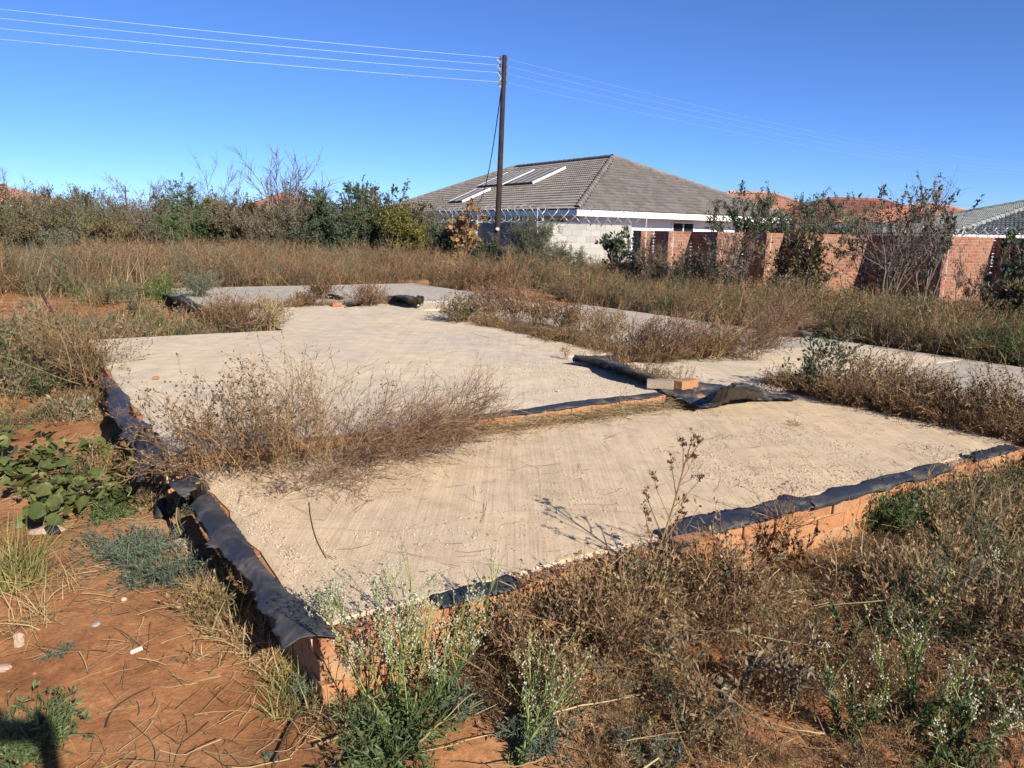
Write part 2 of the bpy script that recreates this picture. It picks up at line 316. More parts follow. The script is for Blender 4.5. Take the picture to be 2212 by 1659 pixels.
def flower_weed(seed, h=.6, w=.3, stems=5, lean=(0, 0), rosette=True, flowers=340):
    rng = np.random.default_rng(seed); st, lf, fl = Geo(), Geo(), Geo()
    P = base_pts(rng, stems, .03); D = fan(rng, stems, w/h*.7, lean); L = h*rng.uniform(.75, 1.08, stems)
    C0 = grow(rng, P, D, L, 8, .06, (0, 0, .04)); tube(st, C0, .004, .0018, 4, rng.random(stems))
    P1, D1, i1 = kids(rng, C0, 9, .3, .98, .42, .25); C1 = grow(rng, P1, D1, h*rng.uniform(.14, .38, len(i1)), 6, .07, (0, 0, .05)); strip(st, rng, C1, .003, .5)
    P2, D2, i2 = kids(rng, C1, 4, .4, 1., .42, .2); C2 = grow(rng, P2, D2, h*rng.uniform(.05, .16, len(i2)), 4, .1, (0, 0, .05)); strip(st, rng, C2, .002, .6)
    i = rng.integers(0, len(C2), flowers); p, t = on(C2, i, np.where(rng.random(flowers) < .6, 1., rng.random(flowers))); dots(fl, rng, p+rng.normal(0, .004, p.shape), .0022)
    n = 420; i = rng.integers(0, len(C0), n); p, t = on(C0, i, rng.random(n)**1.5*.8); leaves(lf, rng, p, .035, .22, t+rng.normal(0, .8, t.shape))
    if rosette:
        s2, l2 = feathery(seed+1, .15, 26, .5, .022)
        for q in (s2, l2): lf.add(np.concatenate(q.v), np.concatenate(q.f), np.concatenate(q.r))
    return st, lf, fl
KIND = dict(                                             # leaf material, leaf size, aspect, leaves, twig share, spread
    olive=(VOLV, .055, .5, 3600, 1., .5), green=(VGRN, .055, .5, 4600, 1., .5), dark=(VDGN, .05, .45, 5200, 1., .5), yellow=(VYLF, .055, .55, 2600, 1., .5),
    grey=(VGRY, .05, .4, 3200, 1., .5), bare=(VDRL, .03, .4, 700, 2.7, .40), brown=(VTHK, .045, .45, 2600, 1.5, .5), wilted=(VWLT, .11, .75, 420, .8, .45), fine=(VGRY, .05, .16, 6500, 1.3, .5), sprig=(VDGN, .07, .55, 1500, .9, .4))
def shrub(name, label, cat, x, y, h, w, kind, seed, trunk=.025, stems=9, group=None, z0=0., leafk=1., sprigs=0, dens=1.5):
    rng = np.random.default_rng(seed); lm, ls, asp, ln, tw, sp = KIND[kind]; br, lf = Geo(), Geo(); stems = int(stems*(1.5 if kind != 'bare' else 1.25)); ls = ls*dens; ln = int(ln*2.6)
    P = base_pts(rng, stems, min(.25, w*.12)); D = fan(rng, stems, w/h*.55); L = h*rng.uniform(.6, 1.05, stems)
    C0 = grow(rng, P, D, L, 8, .09, (0, 0, .03)); tube(br, C0, trunk*rng.uniform(.6, 1.1, stems), trunk*.2, 5, rng.random(stems))
    P1, D1, i1 = kids(rng, C0, 7, .25, .98, sp, .16); C1 = grow(rng, P1, D1, h*rng.uniform(.16, .42, len(i1)), 6, .11, (0, 0, .03)); tube(br, C1, trunk*.3, trunk*.1, 3, rng.random(len(C1)))
    P2, D2, i2 = kids(rng, C1, int(6*tw), .25, 1., sp+.05, .1); C2 = grow(rng, P2, D2, h*rng.uniform(.07, .2, len(i2)), 4, .13, (0, 0, .02)); strip(br, rng, C2, max(.006, trunk*.22)*(1.7 if kind == 'bare' else 1), .4)
    n = int(ln*leafk); cl = rng.integers(0, len(C2), max(8, n//11)); i = cl[rng.integers(0, len(cl), n)]; p, t = on(C2, i, rng.random(n))
    rv = np.clip(.5+rng.normal(0, .2, len(cl))[rng.integers(0, len(cl), n)]+rng.normal(0, .16, n), 0, 1)
    leaves(lf, rng, p+rng.normal(0, .03, p.shape), ls, asp, t, .1, rv)
    if sprigs:                                           # leafy shoots standing out of the crown
        Ps, Ds, _ = kids(rng, C0[rng.integers(0, stems, sprigs)], 1, .8, 1., .35, .5); Cs = grow(rng, Ps, Ds, h*rng.uniform(.16, .32, sprigs), 6, .09, (0, 0, .05)); tube(br, Cs, .009, .004, 3, rng.random(sprigs))
        i = rng.integers(0, sprigs, sprigs*34); p, t = on(Cs, i, rng.random(len(i))); g2 = leaves(lf, rng, p, .085, .5, t+rng.normal(0, .7, t.shape))
    e = empty(name, (x, y, z0), label, cat, group)
    obj('branches', br.mesh('branches'), VBRK, e); obj('foliage', lf.mesh('foliage'), lm, e, kind='stuff'); return e
def plant(name, loc, parts, label, cat, group=None, rz=0., s=1.):
    e = empty(name, loc, label, cat, group); e.rotation_euler = (0, 0, rz); e.scale = (s, s, s)
    for pn, g, m, k in parts:
        if g.n: obj(pn, g.mesh(pn) if isinstance(g, Geo) else g, m, e, kind=k)
    return e
def scatter(name, protos, pts, rot, scl, pick, label, cat):   # one mass of something nobody could count
    kit = bpy.data.collections.new(name+'_kit')
    for i, (me, m) in enumerate(protos):
        if not me.materials: me.materials.append(m)
        kit.objects.link(bpy.data.objects.new('%s_piece_%02d' % (name, i), me))
    n = len(pts); me = bpy.data.meshes.new(name); me.vertices.add(n); me.vertices.foreach_set('co', np.asarray(pts, np.float32).ravel())
    a = me.attributes.new('rot', 'FLOAT_VECTOR', 'POINT'); a.data.foreach_set('vector', np.asarray(rot, np.float32).ravel())
    a = me.attributes.new('scl', 'FLOAT', 'POINT'); a.data.foreach_set('value', np.asarray(scl, np.float32))
    a = me.attributes.new('pick', 'INT', 'POINT'); a.data.foreach_set('value', np.asarray(pick, np.int32))
    o = obj(name, me); tag(o, label, cat, None, 'stuff')
    t = bpy.data.node_groups.new(name, 'GeometryNodeTree')
    t.interface.new_socket('Geometry', in_out='INPUT', socket_type='NodeSocketGeometry'); t.interface.new_socket('Geometry', in_out='OUTPUT', socket_type='NodeSocketGeometry')
    N = t.nodes; Lk = t.links; gi = N.new('NodeGroupInput'); go = N.new('NodeGroupOutput'); mp = N.new('GeometryNodeMeshToPoints'); ci = N.new('GeometryNodeCollectionInfo'); ip = N.new('GeometryNodeInstanceOnPoints')
    ci.inputs['Collection'].default_value = kit; ci.inputs['Separate Children'].default_value = True; ci.inputs['Reset Children'].default_value = True
    def na(k, dt):
        q = N.new('GeometryNodeInputNamedAttribute'); q.data_type = dt; q.inputs[0].default_value = k; return q.outputs[0]
    Lk.new(gi.outputs[0], mp.inputs[0]); Lk.new(mp.outputs[0], ip.inputs['Points']); Lk.new(ci.outputs[0], ip.inputs['Instance']); ip.inputs['Pick Instance'].default_value = True
    Lk.new(na('pick', 'INT'), ip.inputs['Instance Index']); Lk.new(na('rot', 'FLOAT_VECTOR'), ip.inputs['Rotation']); Lk.new(na('scl', 'FLOAT'), ip.inputs['Scale']); Lk.new(ip.outputs[0], go.inputs[0])
    md = o.modifiers.new('scatter', 'NODES'); md.node_group = t; return o
def scat(name, protos, pts, label, cat, seed, s0=.7, s1=1.3, tilt=.12, sc=None):
    rng = np.random.default_rng(seed); n = len(pts); rot = np.stack([rng.normal(0, tilt, n), rng.normal(0, tilt, n), rng.uniform(0, 6.283, n)], -1)
    s = rng.uniform(s0, s1, n)
    if sc is not None: s = s*sc
    return scatter(name, protos, pts, rot, s, rng.integers(0, len(protos), n), label, cat)

# ------------------------------------------------------------------ ground
SLABS = [  # a0, a1, b0, b1, top, material, label
    (.02, 5.0, .09, 2.13, .262, MC1, None), (-.09, 4.12, 2.25, 7.42, .331, MC2, None), (4.12, 4.72, 4.12, 7.42, .331, MC2, None), (2.1, 4.85, 7.42, 10.25, .331, MC2, None),
    (4.25, 8.45, 2.2, 3.74, .281, MC2, None), (4.95, 8.45, 3.75, 9.3, .279, MC3, None), (5.12, 8.45, -2.2, 2.195, .277, MC3, None), (1.7, 7.5, 10.45, 14.9, .33, MC3, None), (4.95, 7.6, 9.4, 10.4, .30, MC2, None)]
def in_slab(x, y, mg=0.):
    a, b = toab(np.stack([x, y], -1)); m = np.zeros(np.shape(x), bool)
    for s in SLABS: m |= (a > s[0]-mg) & (a < s[1]+mg) & (b > s[2]-mg) & (b < s[3]+mg)
    return m
MOUNDS = [(*G(145, 632)[:2], 1.3, .35), (*G(285, 700)[:2], 1.0, .22), (*G(-20, 655)[:2], 1.5, .3), (*G(1088, 632)[:2], 1.2, .3)]
def hgt(x, y):
    x = np.asarray(x, float); y = np.asarray(y, float)
    h = (fbm(x*.5+3, y*.5+9)-.5)*.10+(fbm(x*2.4, y*2.4+5)-.5)*.05+(fbm(x*9, y*9, 3)-.5)*.022
    a, b = toab(np.stack([x, y], -1)); near = np.clip(1-np.maximum(np.maximum(-a, a-9), np.maximum(-b, b-15))/.8, 0, 1); h = h*(1-.5*near)-.01
    ss = lambda v, l, r: (lambda t: t*t*(3-2*t))(np.clip((v-l)/(r-l), 0, 1))
    h += .27*np.maximum(ss(b, 5.2, 9.)*(1-ss(a, 9.5, 12.5)), ss(a, 6.5, 8.7)*(1-ss(a, 9.3, 12.)))
    h += np.clip((.35-np.abs(b+.35))/.35, 0, 1)*.035*(a > -.3)                  # litter and soil banked against the plinth
    h += .10*np.exp(-((b+.1)/.33)**2)*ss(a, .5, 1.1)*(1-ss(a, 1.5, 2.1))*(b < .3)
    for mx_, my_, r, k in MOUNDS: h = h+k*np.exp(-((x-mx_)**2+(y-my_)**2)/(r*.55)**2)*(1+.6*(fbm(x*3, y*3)-.5))
    return h
def axis(lo, f0, f1, step, hi):
    c = list(np.arange(f0, f1, step)); s = step; v = f0; left = []
    while v > lo: s *= 1.22; v -= s; left.append(v)
    s = step; v = c[-1]; right = []
    while v < hi: s *= 1.22; v += s; right.append(v)
    return np.array(left[::-1]+c+right)
gx, gy = axis(-900, -4.5, 5.5, .035, 900), axis(-200, 1.2, 6.4, .035, 1800)
X, Y = np.meshgrid(gx, gy, indexing='xy'); Z = hgt(X, Y); Z = np.where(np.hypot(X, Y) > 120, 0, Z); ny, nx = X.shape
q = (np.arange(ny-1)[:, None]*nx+np.arange(nx-1)[None])[..., None]
gg = Geo().add(np.stack([X, Y, Z], -1), np.concatenate([q, q+1, q+nx+1, q+nx], -1))
tag(obj('ground', gg.mesh('ground', True), MS), 'bare red soil of the building plot', 'ground', None, 'structure')

# ------------------------------------------------------------------ masonry helper
def chamfer_box(name, c=.035):
    g = Geo(); x = np.array([-.5, -.5+c, .5-c, .5])
    # box with its long edges and ends eased: a 4x4x4 shell with pulled-in corners
    pts = {}; V = []
    def vid(i, j, k):
        if (i, j, k) not in pts:
            p = np.array([x[i], x[j], x[k]]); e = sum(1 for t in (i, j, k) if t in (0, 3))
            if e >= 2: p = p*(1-.55*c*(e-1))
            pts[(i, j, k)] = len(V); V.append(p)
        return pts[(i, j, k)]
    Fc = []
    for ax in range(3):
        for side in (0, 3):
            for i in range(3):
                for j in range(3):
                    if i != 1 and j != 1: pass
                    def idx(a, b):
                        t = [0, 0, 0]; t[ax] = side; t[(ax+1) % 3] = a; t[(ax+2) % 3] = b; return vid(*t)
                    f = [idx(i, j), idx(i+1, j), idx(i+1, j+1), idx(i, j+1)]
                    Fc.append(f if side == 3 else f[::-1])
    return g.add(np.array(V), Fc).mesh(name)
ME_BRICK = chamfer_box('brick', .04); ME_BRICK.materials.append(MBR)
ME_WBRICK = chamfer_box('wall_brick', .03); ME_WBRICK.materials.append(MBW)
ME_BLOCK = chamfer_box('block', .02); ME_BLOCK.materials.append(MBLK)
def courses(p0, p1, z0, nc, L, H, D, joint, rng, jit=.004, flip=1):   # list of 4x4 brick matrices for one straight face
    p0, p1 = v3(p0), v3(p1); t = p1-p0; ln = np.linalg.norm(t); t = t/ln; n = np.array([t[1], -t[0], 0])*flip; out = []
    for c in range(nc):
        s = -(L+joint)*.5*(c % 2)
        while s < ln-.02:
            a, b = max(s, 0), min(s+L, ln)
            if b-a > .03:
                o = p0+t*(a+b)/2+n*(-D/2+rng.normal(0, jit))+UP*(z0+c*(H+joint)+H/2)
                m = frame(o, t*(b-a), np.cross(UP, t)*D, UP*H); w = rng.normal(0, jit*2.2); cw, sw = math.cos(w), math.sin(w); r = np.array([[cw, -sw, 0], [sw, cw, 0], [0, 0, 1]]); m[:3, :3] = r@m[:3, :3]; out.append(m)
            s += L+joint
    return out
def lay(ms, mesh, name, parent): return [obj(name, mesh, None, parent, mx(m)) for m in ms]
def fuse(ms, mesh_src, name, mat, parent, rng):            # the pieces past the limit, joined
    g = Geo(); n = len(mesh_src.vertices); V = np.empty(n*3, np.float32); mesh_src.vertices.foreach_get('co', V); V = V.reshape(-1, 3)
    Fc = np.empty(len(mesh_src.polygons)*4, np.int32); mesh_src.polygons.foreach_get('vertices', Fc); Fc = Fc.reshape(-1, 4)
    for m in ms: g.add(xf(m, V), Fc, rng.random())
    return obj(name, g.mesh(name), mat, parent, kind='stuff') if ms else None
def wall_core(name, p0, p1, z0, z1, d0, d1, mat, parent, flip=1, ins=.03):
    p0, p1 = v3(p0), v3(p1); t = unit(p1-p0); n = np.array([t[1], -t[0], 0])*flip; g = Geo(); p0, p1 = p0+t*ins, p1-t*ins
    c = [p0-n*d0, p1-n*d0, p1-n*d1, p0-n*d1]; V = [[*q_[:2], z0] for q_ in c]+[[*q_[:2], z1] for q_ in c]
    return obj(name, g.add(V, BOXF).mesh(name), mat, parent)

# ------------------------------------------------------------------ slab foundation
fnd = empty('house_foundation', AB(0, 0, 0), 'unfinished house foundation of dusty concrete slabs on a low orange brick plinth', 'foundation')
FI = Matrix.Translation(-fnd.location)
def fpart(name, me, mat, parent=None, mw=None):
    o = obj(name, me, mat, parent or fnd)
    o.matrix_local = (FI @ (mw or Matrix.Identity(4))) if parent is None else (mw or Matrix.Identity(4)); return o
rng = np.random.default_rng(11)
def slab(a0, a1, b0, b1, z, mat, k):
    def edge(p, q, n): t = np.linspace(0, 1, n, endpoint=False)[:, None]; return np.array(p)*(1-t)+np.array(q)*t
    st = .09; E = np.concatenate([edge((a0, b0), (a1, b0), int((a1-a0)/st)), edge((a1, b0), (a1, b1), int((b1-b0)/st)), edge((a1, b1), (a0, b1), int((a1-a0)/st)), edge((a0, b1), (a0, b0), int((b1-b0)/st))])
    c = np.array([(a0+a1)/2, (b0+b1)/2]); d = unit(E-c); E = E+d*((fbm(E[:, 0]*5+k*7, E[:, 1]*5, 3)-.5)*.07)[:, None]
    n = len(E); w3 = O2+E[:, :1]*E1+E[:, 1:]*E2; me = bpy.data.meshes.new('concrete_slab')
    top = [(p[0], p[1], z) for p in w3]; rim = [(p[0]+(0), p[1], z-.006) for p in (O2+(E+d*.02)[:, :1]*E1+(E+d*.02)[:, 1:]*E2)]; bot = [(p[0], p[1], z-.13) for p in w3]
    F_ = [tuple(range(n))]+[(i, n+i, n+(i+1) % n, (i+1) % n) for i in range(n)]+[(n+i, 2*n+i, 2*n+(i+1) % n, n+(i+1) % n) for i in range(n)]
    me.from_pydata(top+rim+bot, [], F_); me.update(); return fpart('concrete_slab', me, mat)
for k, s in enumerate(SLABS):
    slab(*s[:6], k); a0, a1, b0, b1 = s[0]+.1, s[1]+.12, s[2]+.1, s[3]+.12
    c = [AB(a0, b0), AB(a1, b0), AB(a1, b1), AB(a0, b1)]; fpart('soil_fill', Geo().add([[*p[:2], -.1] for p in c]+[[*p[:2], s[4]-.115+.003*k] for p in c], BOXF).mesh('soil_fill'), MS)
for k, (a0, a1, b0, b1) in enumerate([(4.9, 5.25, -2.1, 2.2), (4.6, 5.05, 3.7, 7.5), (4.0, 4.35, 2.15, 4.1), (1.5, 5.0, 10.15, 10.55)]):
    c = [AB(a0, b0), AB(a1, b0), AB(a1, b1), AB(a0, b1)]; fpart('joint_soil', Geo().add([[*p[:2], -.1] for p in c]+[[*p[:2], .238+.003*k] for p in c], BOXF).mesh('joint_soil'), MS)
# plinth walls: outer faces of orange brick, each brick a piece of its wall
def plinth(p0, p1, nc, z0, flip, jit=.006, core=True):
    base = obj('plinth_wall', None, None, fnd); base.location = -fnd.location
    lay(courses(p0, p1, z0, nc, .222, .073, .105, .012, rng, jit, flip), ME_BRICK, 'brick', base)
    if core: wall_core('mortar', p0, p1, z0-.12, z0+nc*.085-.016, .006, .12, MSM, base, flip)
    return base
plinth(AB(0, 0), AB(5.2, 0), 3, .006, 1); plinth(AB(5.22, 0), AB(7.4, 0), 3, .002, 1)
plinth(AB(0, 2.2), AB(0, 0.115), 3, .002, 1); plinth(AB(-.13, 7.45), AB(-.13, 2.22), 4, -.008, 1)
plinth(AB(-.12, 2.15), AB(4.15, 2.15), 1, .256, 1)
plinth(AB(0.1, 7.5), AB(2.1, 7.5), 3, .03, -1)
# low brick edging at far left of the plot
le = empty('brick_edging', G(40, 790), 'short low row of orange bricks at the far left of the plot', 'brick row')
ms = courses(G(-70, 800)[:2], G(112, 783)[:2], .0, 2, .222, .073, .105, .012, rng, .006, 1)
for m in ms: m[:3, 3] -= np.array(le.location)
lay(ms, ME_BRICK, 'brick', le)

# ------------------------------------------------------------------ black plastic sheeting
def cat(P, n):                                           # smooth resampling of a polyline of rows
    P = np.asarray(P, float); m = len(P); t = np.linspace(0, m-1, n); i = np.clip(t.astype(int), 0, m-2); f = (t-i).reshape((-1,)+(1,)*(P.ndim-1))
    p = lambda k: P[np.clip(k, 0, m-1)]
    a, b, c, d = p(i-1), p(i), p(i+1), p(i+2)
    return .5*((2*b)+(c-a)*f+(2*a-5*b+4*c-d)*f*f+(3*b-a-3*c+d)*f**3)
def sheet(name, rows, label, seed, nu=40, nv=12, rough=.008, group=None):
    rows = np.asarray(rows, float); S = cat(rows, nu); S = np.swapaxes(cat(np.swapaxes(S, 0, 1), nv), 0, 1)
    u, v = np.meshgrid(np.arange(nu)*.22, np.arange(nv)*.22, indexing='ij'); rn = np.random.default_rng(seed)
    S[..., 2] += np.abs(fbm(u+seed*3.7, v+seed, 4)-.5)*2*rough+(fbm(u*2.1, v*2.1+seed, 3)-.5)*rough*.6; S[..., :2] += ((np.stack([fbm(u*1.7+seed, v*1.7, 3), fbm(u*1.7, v*1.7+seed+9, 3)], -1))-.5)*rough*2.2
    jag = np.interp(np.arange(nu), np.arange(0, nu, 3), rn.normal(0, .013, len(np.arange(0, nu, 3)))); S[:, 0, :2] += jag[:, None]*np.array([.8, .6])+rn.normal(0, .004, (nu, 2)); S[:, -1, :2] += rn.normal(0, .003, (nu, 2))
    q = (np.arange(nu-1)[:, None]*nv+np.arange(nv-1)[None])[..., None]; c = S.reshape(-1, 3).mean(0); c[2] = S[..., 2].min()
    o = obj(name, Geo().add(S-c, np.concatenate([q, q+nv, q+nv+1, q+1], -1)).mesh(name, True), MPL); o.location = Vector(c)
    md = o.modifiers.new('thickness', 'SOLIDIFY'); md.thickness = .0015
    return tag(o, label, 'plastic sheet', group)
def z8(x, y): return ((220+.4703*x)/1.1573, (920+.4703*y)/1.1573)
def rows_from(outer, inner, zo, zi, conv=z8, mid=.01):
    R = []
    for k, ((ox, oy), (ix, iy)) in enumerate(zip(outer, inner)):
        a = G(*conv(ox, oy), zo if np.isscalar(zo) else zo[k]); b = G(*conv(ix, iy), zi); m1 = a*.66+b*.34; m2 = a*.33+b*.67; m1[2] = zi+mid*.6; m2[2] = zi+mid; R.append([a, m1, m2, b])
    return R
sheet('plastic_sheet', rows_from([(1022, 1512), (985, 1340), (905, 1290), (890, 1190), (800, 1060), (690, 970), (640, 880), (580, 800), (545, 730)],
                                 [(1350, 1440), (1240, 1330), (1090, 1210), (960, 1080), (870, 960), (800, 850), (740, 790), (690, 720), (650, 670)],
                                 [.225, .235, .24, .24, .245, .245, .245, .25, .25], .268),
      'long black plastic strip overhanging the near left slab edge to the front corner', 1, 110, 16, .005)
sheet('plastic_sheet', rows_from([(235, 422), (165, 315), (115, 245), (105, 135), (60, 70)], [(350, 312), (300, 290), (215, 240), (225, 170), (110, 50)], [.26, .29, .30, .32, .33], .343),
      'black plastic strip with a pointed flap at the far end of the left slab edge', 2, 60, 14, .008)
sheet('plastic_sheet', rows_from([(290, 604), (255, 560), (258, 470), (285, 380)], [(465, 560), (430, 520), (405, 430), (360, 350)], [.25, .25, .27, .29], .343),
      'crumpled dark blue-black plastic between the pointed flap and the large dry weeds', 3, 44, 18, .03)
sheet('plastic_sheet', rows_from([(368, 692), (480, 600), (560, 560)], [(505, 692), (575, 640), (592, 585)], [.20, .27, .32], .30), 'small triangular torn piece of black plastic pointing left off the slab edge', 4, 26, 12, .012)
def edge_rows(a0, a1, n, hang, inn, seed, zt=.268):
    rn = np.random.default_rng(seed); R = []
    for a in np.linspace(a0, a1, n):
        h = hang*rn.uniform(.5, 1.3); i_ = inn*rn.uniform(.75, 1.25); R.append([AB(a, -.022, zt-h), AB(a, -.026, zt-.004), AB(a, .03, zt+.006), AB(a, i_, zt+.003)])
    return R
sheet('plastic_sheet', edge_rows(2.62, 3.95, 9, .03, .075, 21), 'smooth black plastic strip folded over the front plinth beside the green bush', 5, 60, 10, .006)
sheet('plastic_sheet', edge_rows(1.62, 2.6, 8, .02, .13, 22), 'crumpled shiny black plastic on the front edge beside the tall dry stem', 6, 50, 14, .025)
sheet('plastic_sheet', edge_rows(4.25, 4.8, 7, .012, .07, 23), 'torn black plastic strip on the front edge at the right of the photo', 7, 50, 10, .018)
sheet('plastic_sheet', edge_rows(.45, .8, 5, .015, .07, 24), 'short black plastic strip on the front edge behind the white-flowered weed', 8, 30, 8, .008)
# strip on the step between the two slabs
sheet('plastic_sheet', [[AB(a, 2.13, .335), AB(a, 2.155, .347), AB(a, 2.24+.02*math.sin(a*5), .346)] for a in np.linspace(1.7, 3.6, 9)], 'narrow black plastic strip along the brick step between the two slabs', 9, 50, 6, .005)
# crumpled heap with the two bricks: from the far roll along the slab joint to the near folds and the right-hand tail
def P(u, v, z=.34): return G(u, v, z)
def pz(u, v, z): p = G(u, v, z); return p
sheet('plastic_sheet', [[pz(1240, 782, .345), pz(1240, 768, .44), pz(1262, 772, .40), pz(1330, 768, .36)],
                        [pz(1290, 792, .345), pz(1292, 778, .43), pz(1310, 778, .38), pz(1345, 785, .345)],
                        [pz(1330, 806, .345), pz(1335, 792, .46), pz(1355, 795, .40), pz(1372, 800, .345)],
                        [pz(1395, 828, .345), pz(1398, 812, .44), pz(1408, 815, .40), pz(1425, 822, .345)],
                        [pz(1430, 846, .34), pz(1455, 838, .345), pz(1500, 836, .345), pz(1550, 832, .34)],
                        [pz(1480, 868, .33), pz(1510, 855, .335), pz(1530, 846, .335), pz(1565, 838, .33)],
                        [pz(1512, 884, .30), pz(1536, 872, .33), pz(1548, 852, .36), pz(1562, 838, .34)]],
      'black plastic rolled and folded along the slab joint under two loose bricks', 10, 90, 24, .028)
sheet('plastic_sheet', [[pz(1502, 884, .275), pz(1540, 868, .33), pz(1555, 846, .36), pz(1560, 836, .33)],
                        [pz(1545, 880, .275), pz(1560, 842, .46), pz(1576, 838, .50), pz(1585, 832, .36)],
                        [pz(1578, 868, .275), pz(1590, 838, .52), pz(1608, 835, .50), pz(1620, 832, .33)],
                        [pz(1612, 866, .275), pz(1626, 846, .43), pz(1634, 842, .42), pz(1640, 838, .32)],
                        [pz(1640, 866, .275), pz(1650, 858, .31), pz(1655, 852, .315), pz(1668, 850, .29)],
                        [pz(1690, 866, .272), pz(1694, 860, .30), pz(1698, 857, .29), pz(1700, 854, .275)],
                        [pz(1722, 866, .272), pz(1722, 864, .275), pz(1720, 862, .275), pz(1718, 860, .272)]],
      'glossy peaked black plastic fold with a flat tail lying on the slab', 11, 80, 26, .028)
sheet('plastic_sheet', [[pz(1685, 716, .31), pz(1690, 708, .42), pz(1700, 706, .31)], [pz(1715, 722, .31), pz(1718, 712, .40), pz(1725, 711, .31)], [pz(1750, 727, .305), pz(1755, 722, .33), pz(1760, 720, .305)]], 'small black plastic scrap raised at the far slab edge near the brick wall', 12, 24, 10, .03)
sheet('plastic_sheet', [[pz(1140, 706, .345), pz(1150, 698, .40), pz(1165, 700, .35)], [pz(1170, 708, .345), pz(1175, 702, .40), pz(1190, 704, .345)], [pz(1198, 713, .345), pz(1200, 710, .36), pz(1206, 709, .345)]], 'dark plastic scrap under the brown weeds in the middle of the slab', 13, 24, 10, .03)
sheet('plastic_sheet', [[pz(830, 646, .34), pz(834, 643, .37), pz(838, 642, .34)], [pz(858, 652, .34), pz(860, 640, .50), pz(870, 640, .36)], [pz(885, 660, .34), pz(888, 645, .50), pz(896, 645, .42)], [pz(905, 660, .34), pz(908, 642, .54), pz(912, 644, .42)], [pz(915, 658, .34), pz(914, 650, .45), pz(914, 648, .35)]], 'rolled bundle of black plastic lying on the far slab', 14, 50, 18, .06)
sheet('plastic_sheet', [[pz(345, 648, .36), pz(348, 640, .50), pz(360, 642, .35)], [pz(385, 662, .36), pz(390, 644, .52), pz(400, 650, .34)], [pz(430, 680, .36), pz(432, 664, .48), pz(442, 668, .34)], [pz(456, 690, .34), pz(458, 682, .40), pz(462, 684, .34)]], 'crumpled black plastic at the far left slab corner among green weeds', 15, 50, 18, .07)
sheet('plastic_sheet', [[pz(705, 640, .34), pz(712, 636, .42), pz(722, 638, .34)], [pz(735, 645, .34), pz(740, 641, .40), pz(748, 643, .34)]], 'thin dark plastic scrap on the far slab left of the dry clump', 16, 24, 10, .03)
sheet('plastic_sheet', [[pz(745, 662, .34), pz(750, 657, .40), pz(760, 658, .34)], [pz(785, 658, .34), pz(787, 654, .39), pz(790, 655, .34)]], 'small dark plastic scrap beside a brick piece on the far slab', 17, 24, 10, .03)

# ------------------------------------------------------------------ loose bricks, stones, litter
ME_GREY = ME_BRICK.copy(); ME_GREY.materials.clear(); ME_GREY.materials.append(mat_brick('cement_stained_brick', [(0, (.27, .21, .15)), (1, (.33, .25, .18))], .6, (.36, .31, .25)))
def brick(u, v, z, rz, label, s=(.222, .106, .073), tilt=0):
    p = G(u, v, z); e = obj('loose_brick', ME_GREY if 'greyish loose' in label else ME_BRICK); e.scale = s; e.location = (p[0], p[1], z+s[2]/2); e.rotation_euler = (tilt, 0, rz); return tag(e, label, 'brick')
brick(1425, 838, .345, math.radians(-8), 'greyish loose brick lying flat on black plastic, left of its red neighbour')
brick(1480, 838, .345, math.radians(40), 'red-orange loose brick on black plastic, right of the greyish one')
brick(1498, 1196, .262, math.radians(25), 'orange brick end sticking out of the front edge near the tall dry stem', (.2, .106, .073))
brick(1508, 872, .276, math.radians(15), 'broken brick tucked under the glossy plastic fold', (.11, .1, .07))
brick(728, 662, .335, math.radians(20), 'small brick piece on the far slab beside a plastic scrap', (.16, .1, .07))
brick(337, 818, .338, 0, 'tiny orange brick chip lying alone on the main slab', (.045, .03, .02))
def rock(u, v, z, s, seed, label, name='stone', mat=None, cat_='stone', sq=(1, .8, .55)):
    rn = np.random.default_rng(seed); n = 10; th = np.linspace(0, math.pi, 7); ph = np.linspace(0, 2*math.pi, n+1)[:-1]; T_, Ph = np.meshgrid(th, ph, indexing='ij')
    D = np.stack([np.sin(T_)*np.cos(Ph), np.sin(T_)*np.sin(Ph), np.cos(T_)], -1); k = rn.normal(0, 1, (5, 3)); r = 1+.16*np.cos(D@k.T*2.2).sum(-1)/2+.12*np.sign(np.sin(D@k.T*3.1)).sum(-1)/5+rn.normal(0, .05, D.shape[:2])*(np.abs(D[..., 2]) < .99)
    V = D*r[..., None]*np.array(sq)*s/2; q = (np.arange(6)[:, None]*n+np.arange(n)[None]); q2 = (np.arange(6)[:, None]*n+(np.arange(n)[None]+1) % n)
    o = obj(name, Geo().add(V, np.stack([q, q+n, q2+n, q2], -1)).mesh(name), mat or MROC); p = G(u, v, z); o.location = (p[0], p[1], (hgt(p[0], p[1]) if z == 0 else z)+s*sq[2]*.22); o.rotation_euler = (0, 0, rn.uniform(0, 6)); return tag(o, label, cat_)
rock(102, 1158, 0, .15, 1, 'flat pale stone at the foot of the broad-leaved green plant', sq=(1.1, .6, .3)).rotation_euler = (0, 0, .3)
rock(402, 1176, 0, .10, 2, 'whitish angular stone beside the left plinth wall')
rock(398, 1140, 0, .055, 3, 'small pale stone just behind the whitish angular stone')
rock(208, 1350, 0, .035, 4, 'small clear glassy pebble on the bare red soil', mat=MGLS)
rock(268, 1296, 0, .035, 5, 'grey pebble above the glassy one on the bare soil', mat=MGRV)
rock(40, 1385, 0, .07, 6, 'upright tan stone in the dry grass near the left edge', sq=(.6, .5, 1))
rock(2, 1438, 0, .06, 7, 'pale flat stone cut by the left edge of the photo', sq=(1, .7, .4))
rock(2012, 1312, 0, .05, 8, 'small blue-grey stone among the dry weeds at the right', mat=MGRV)
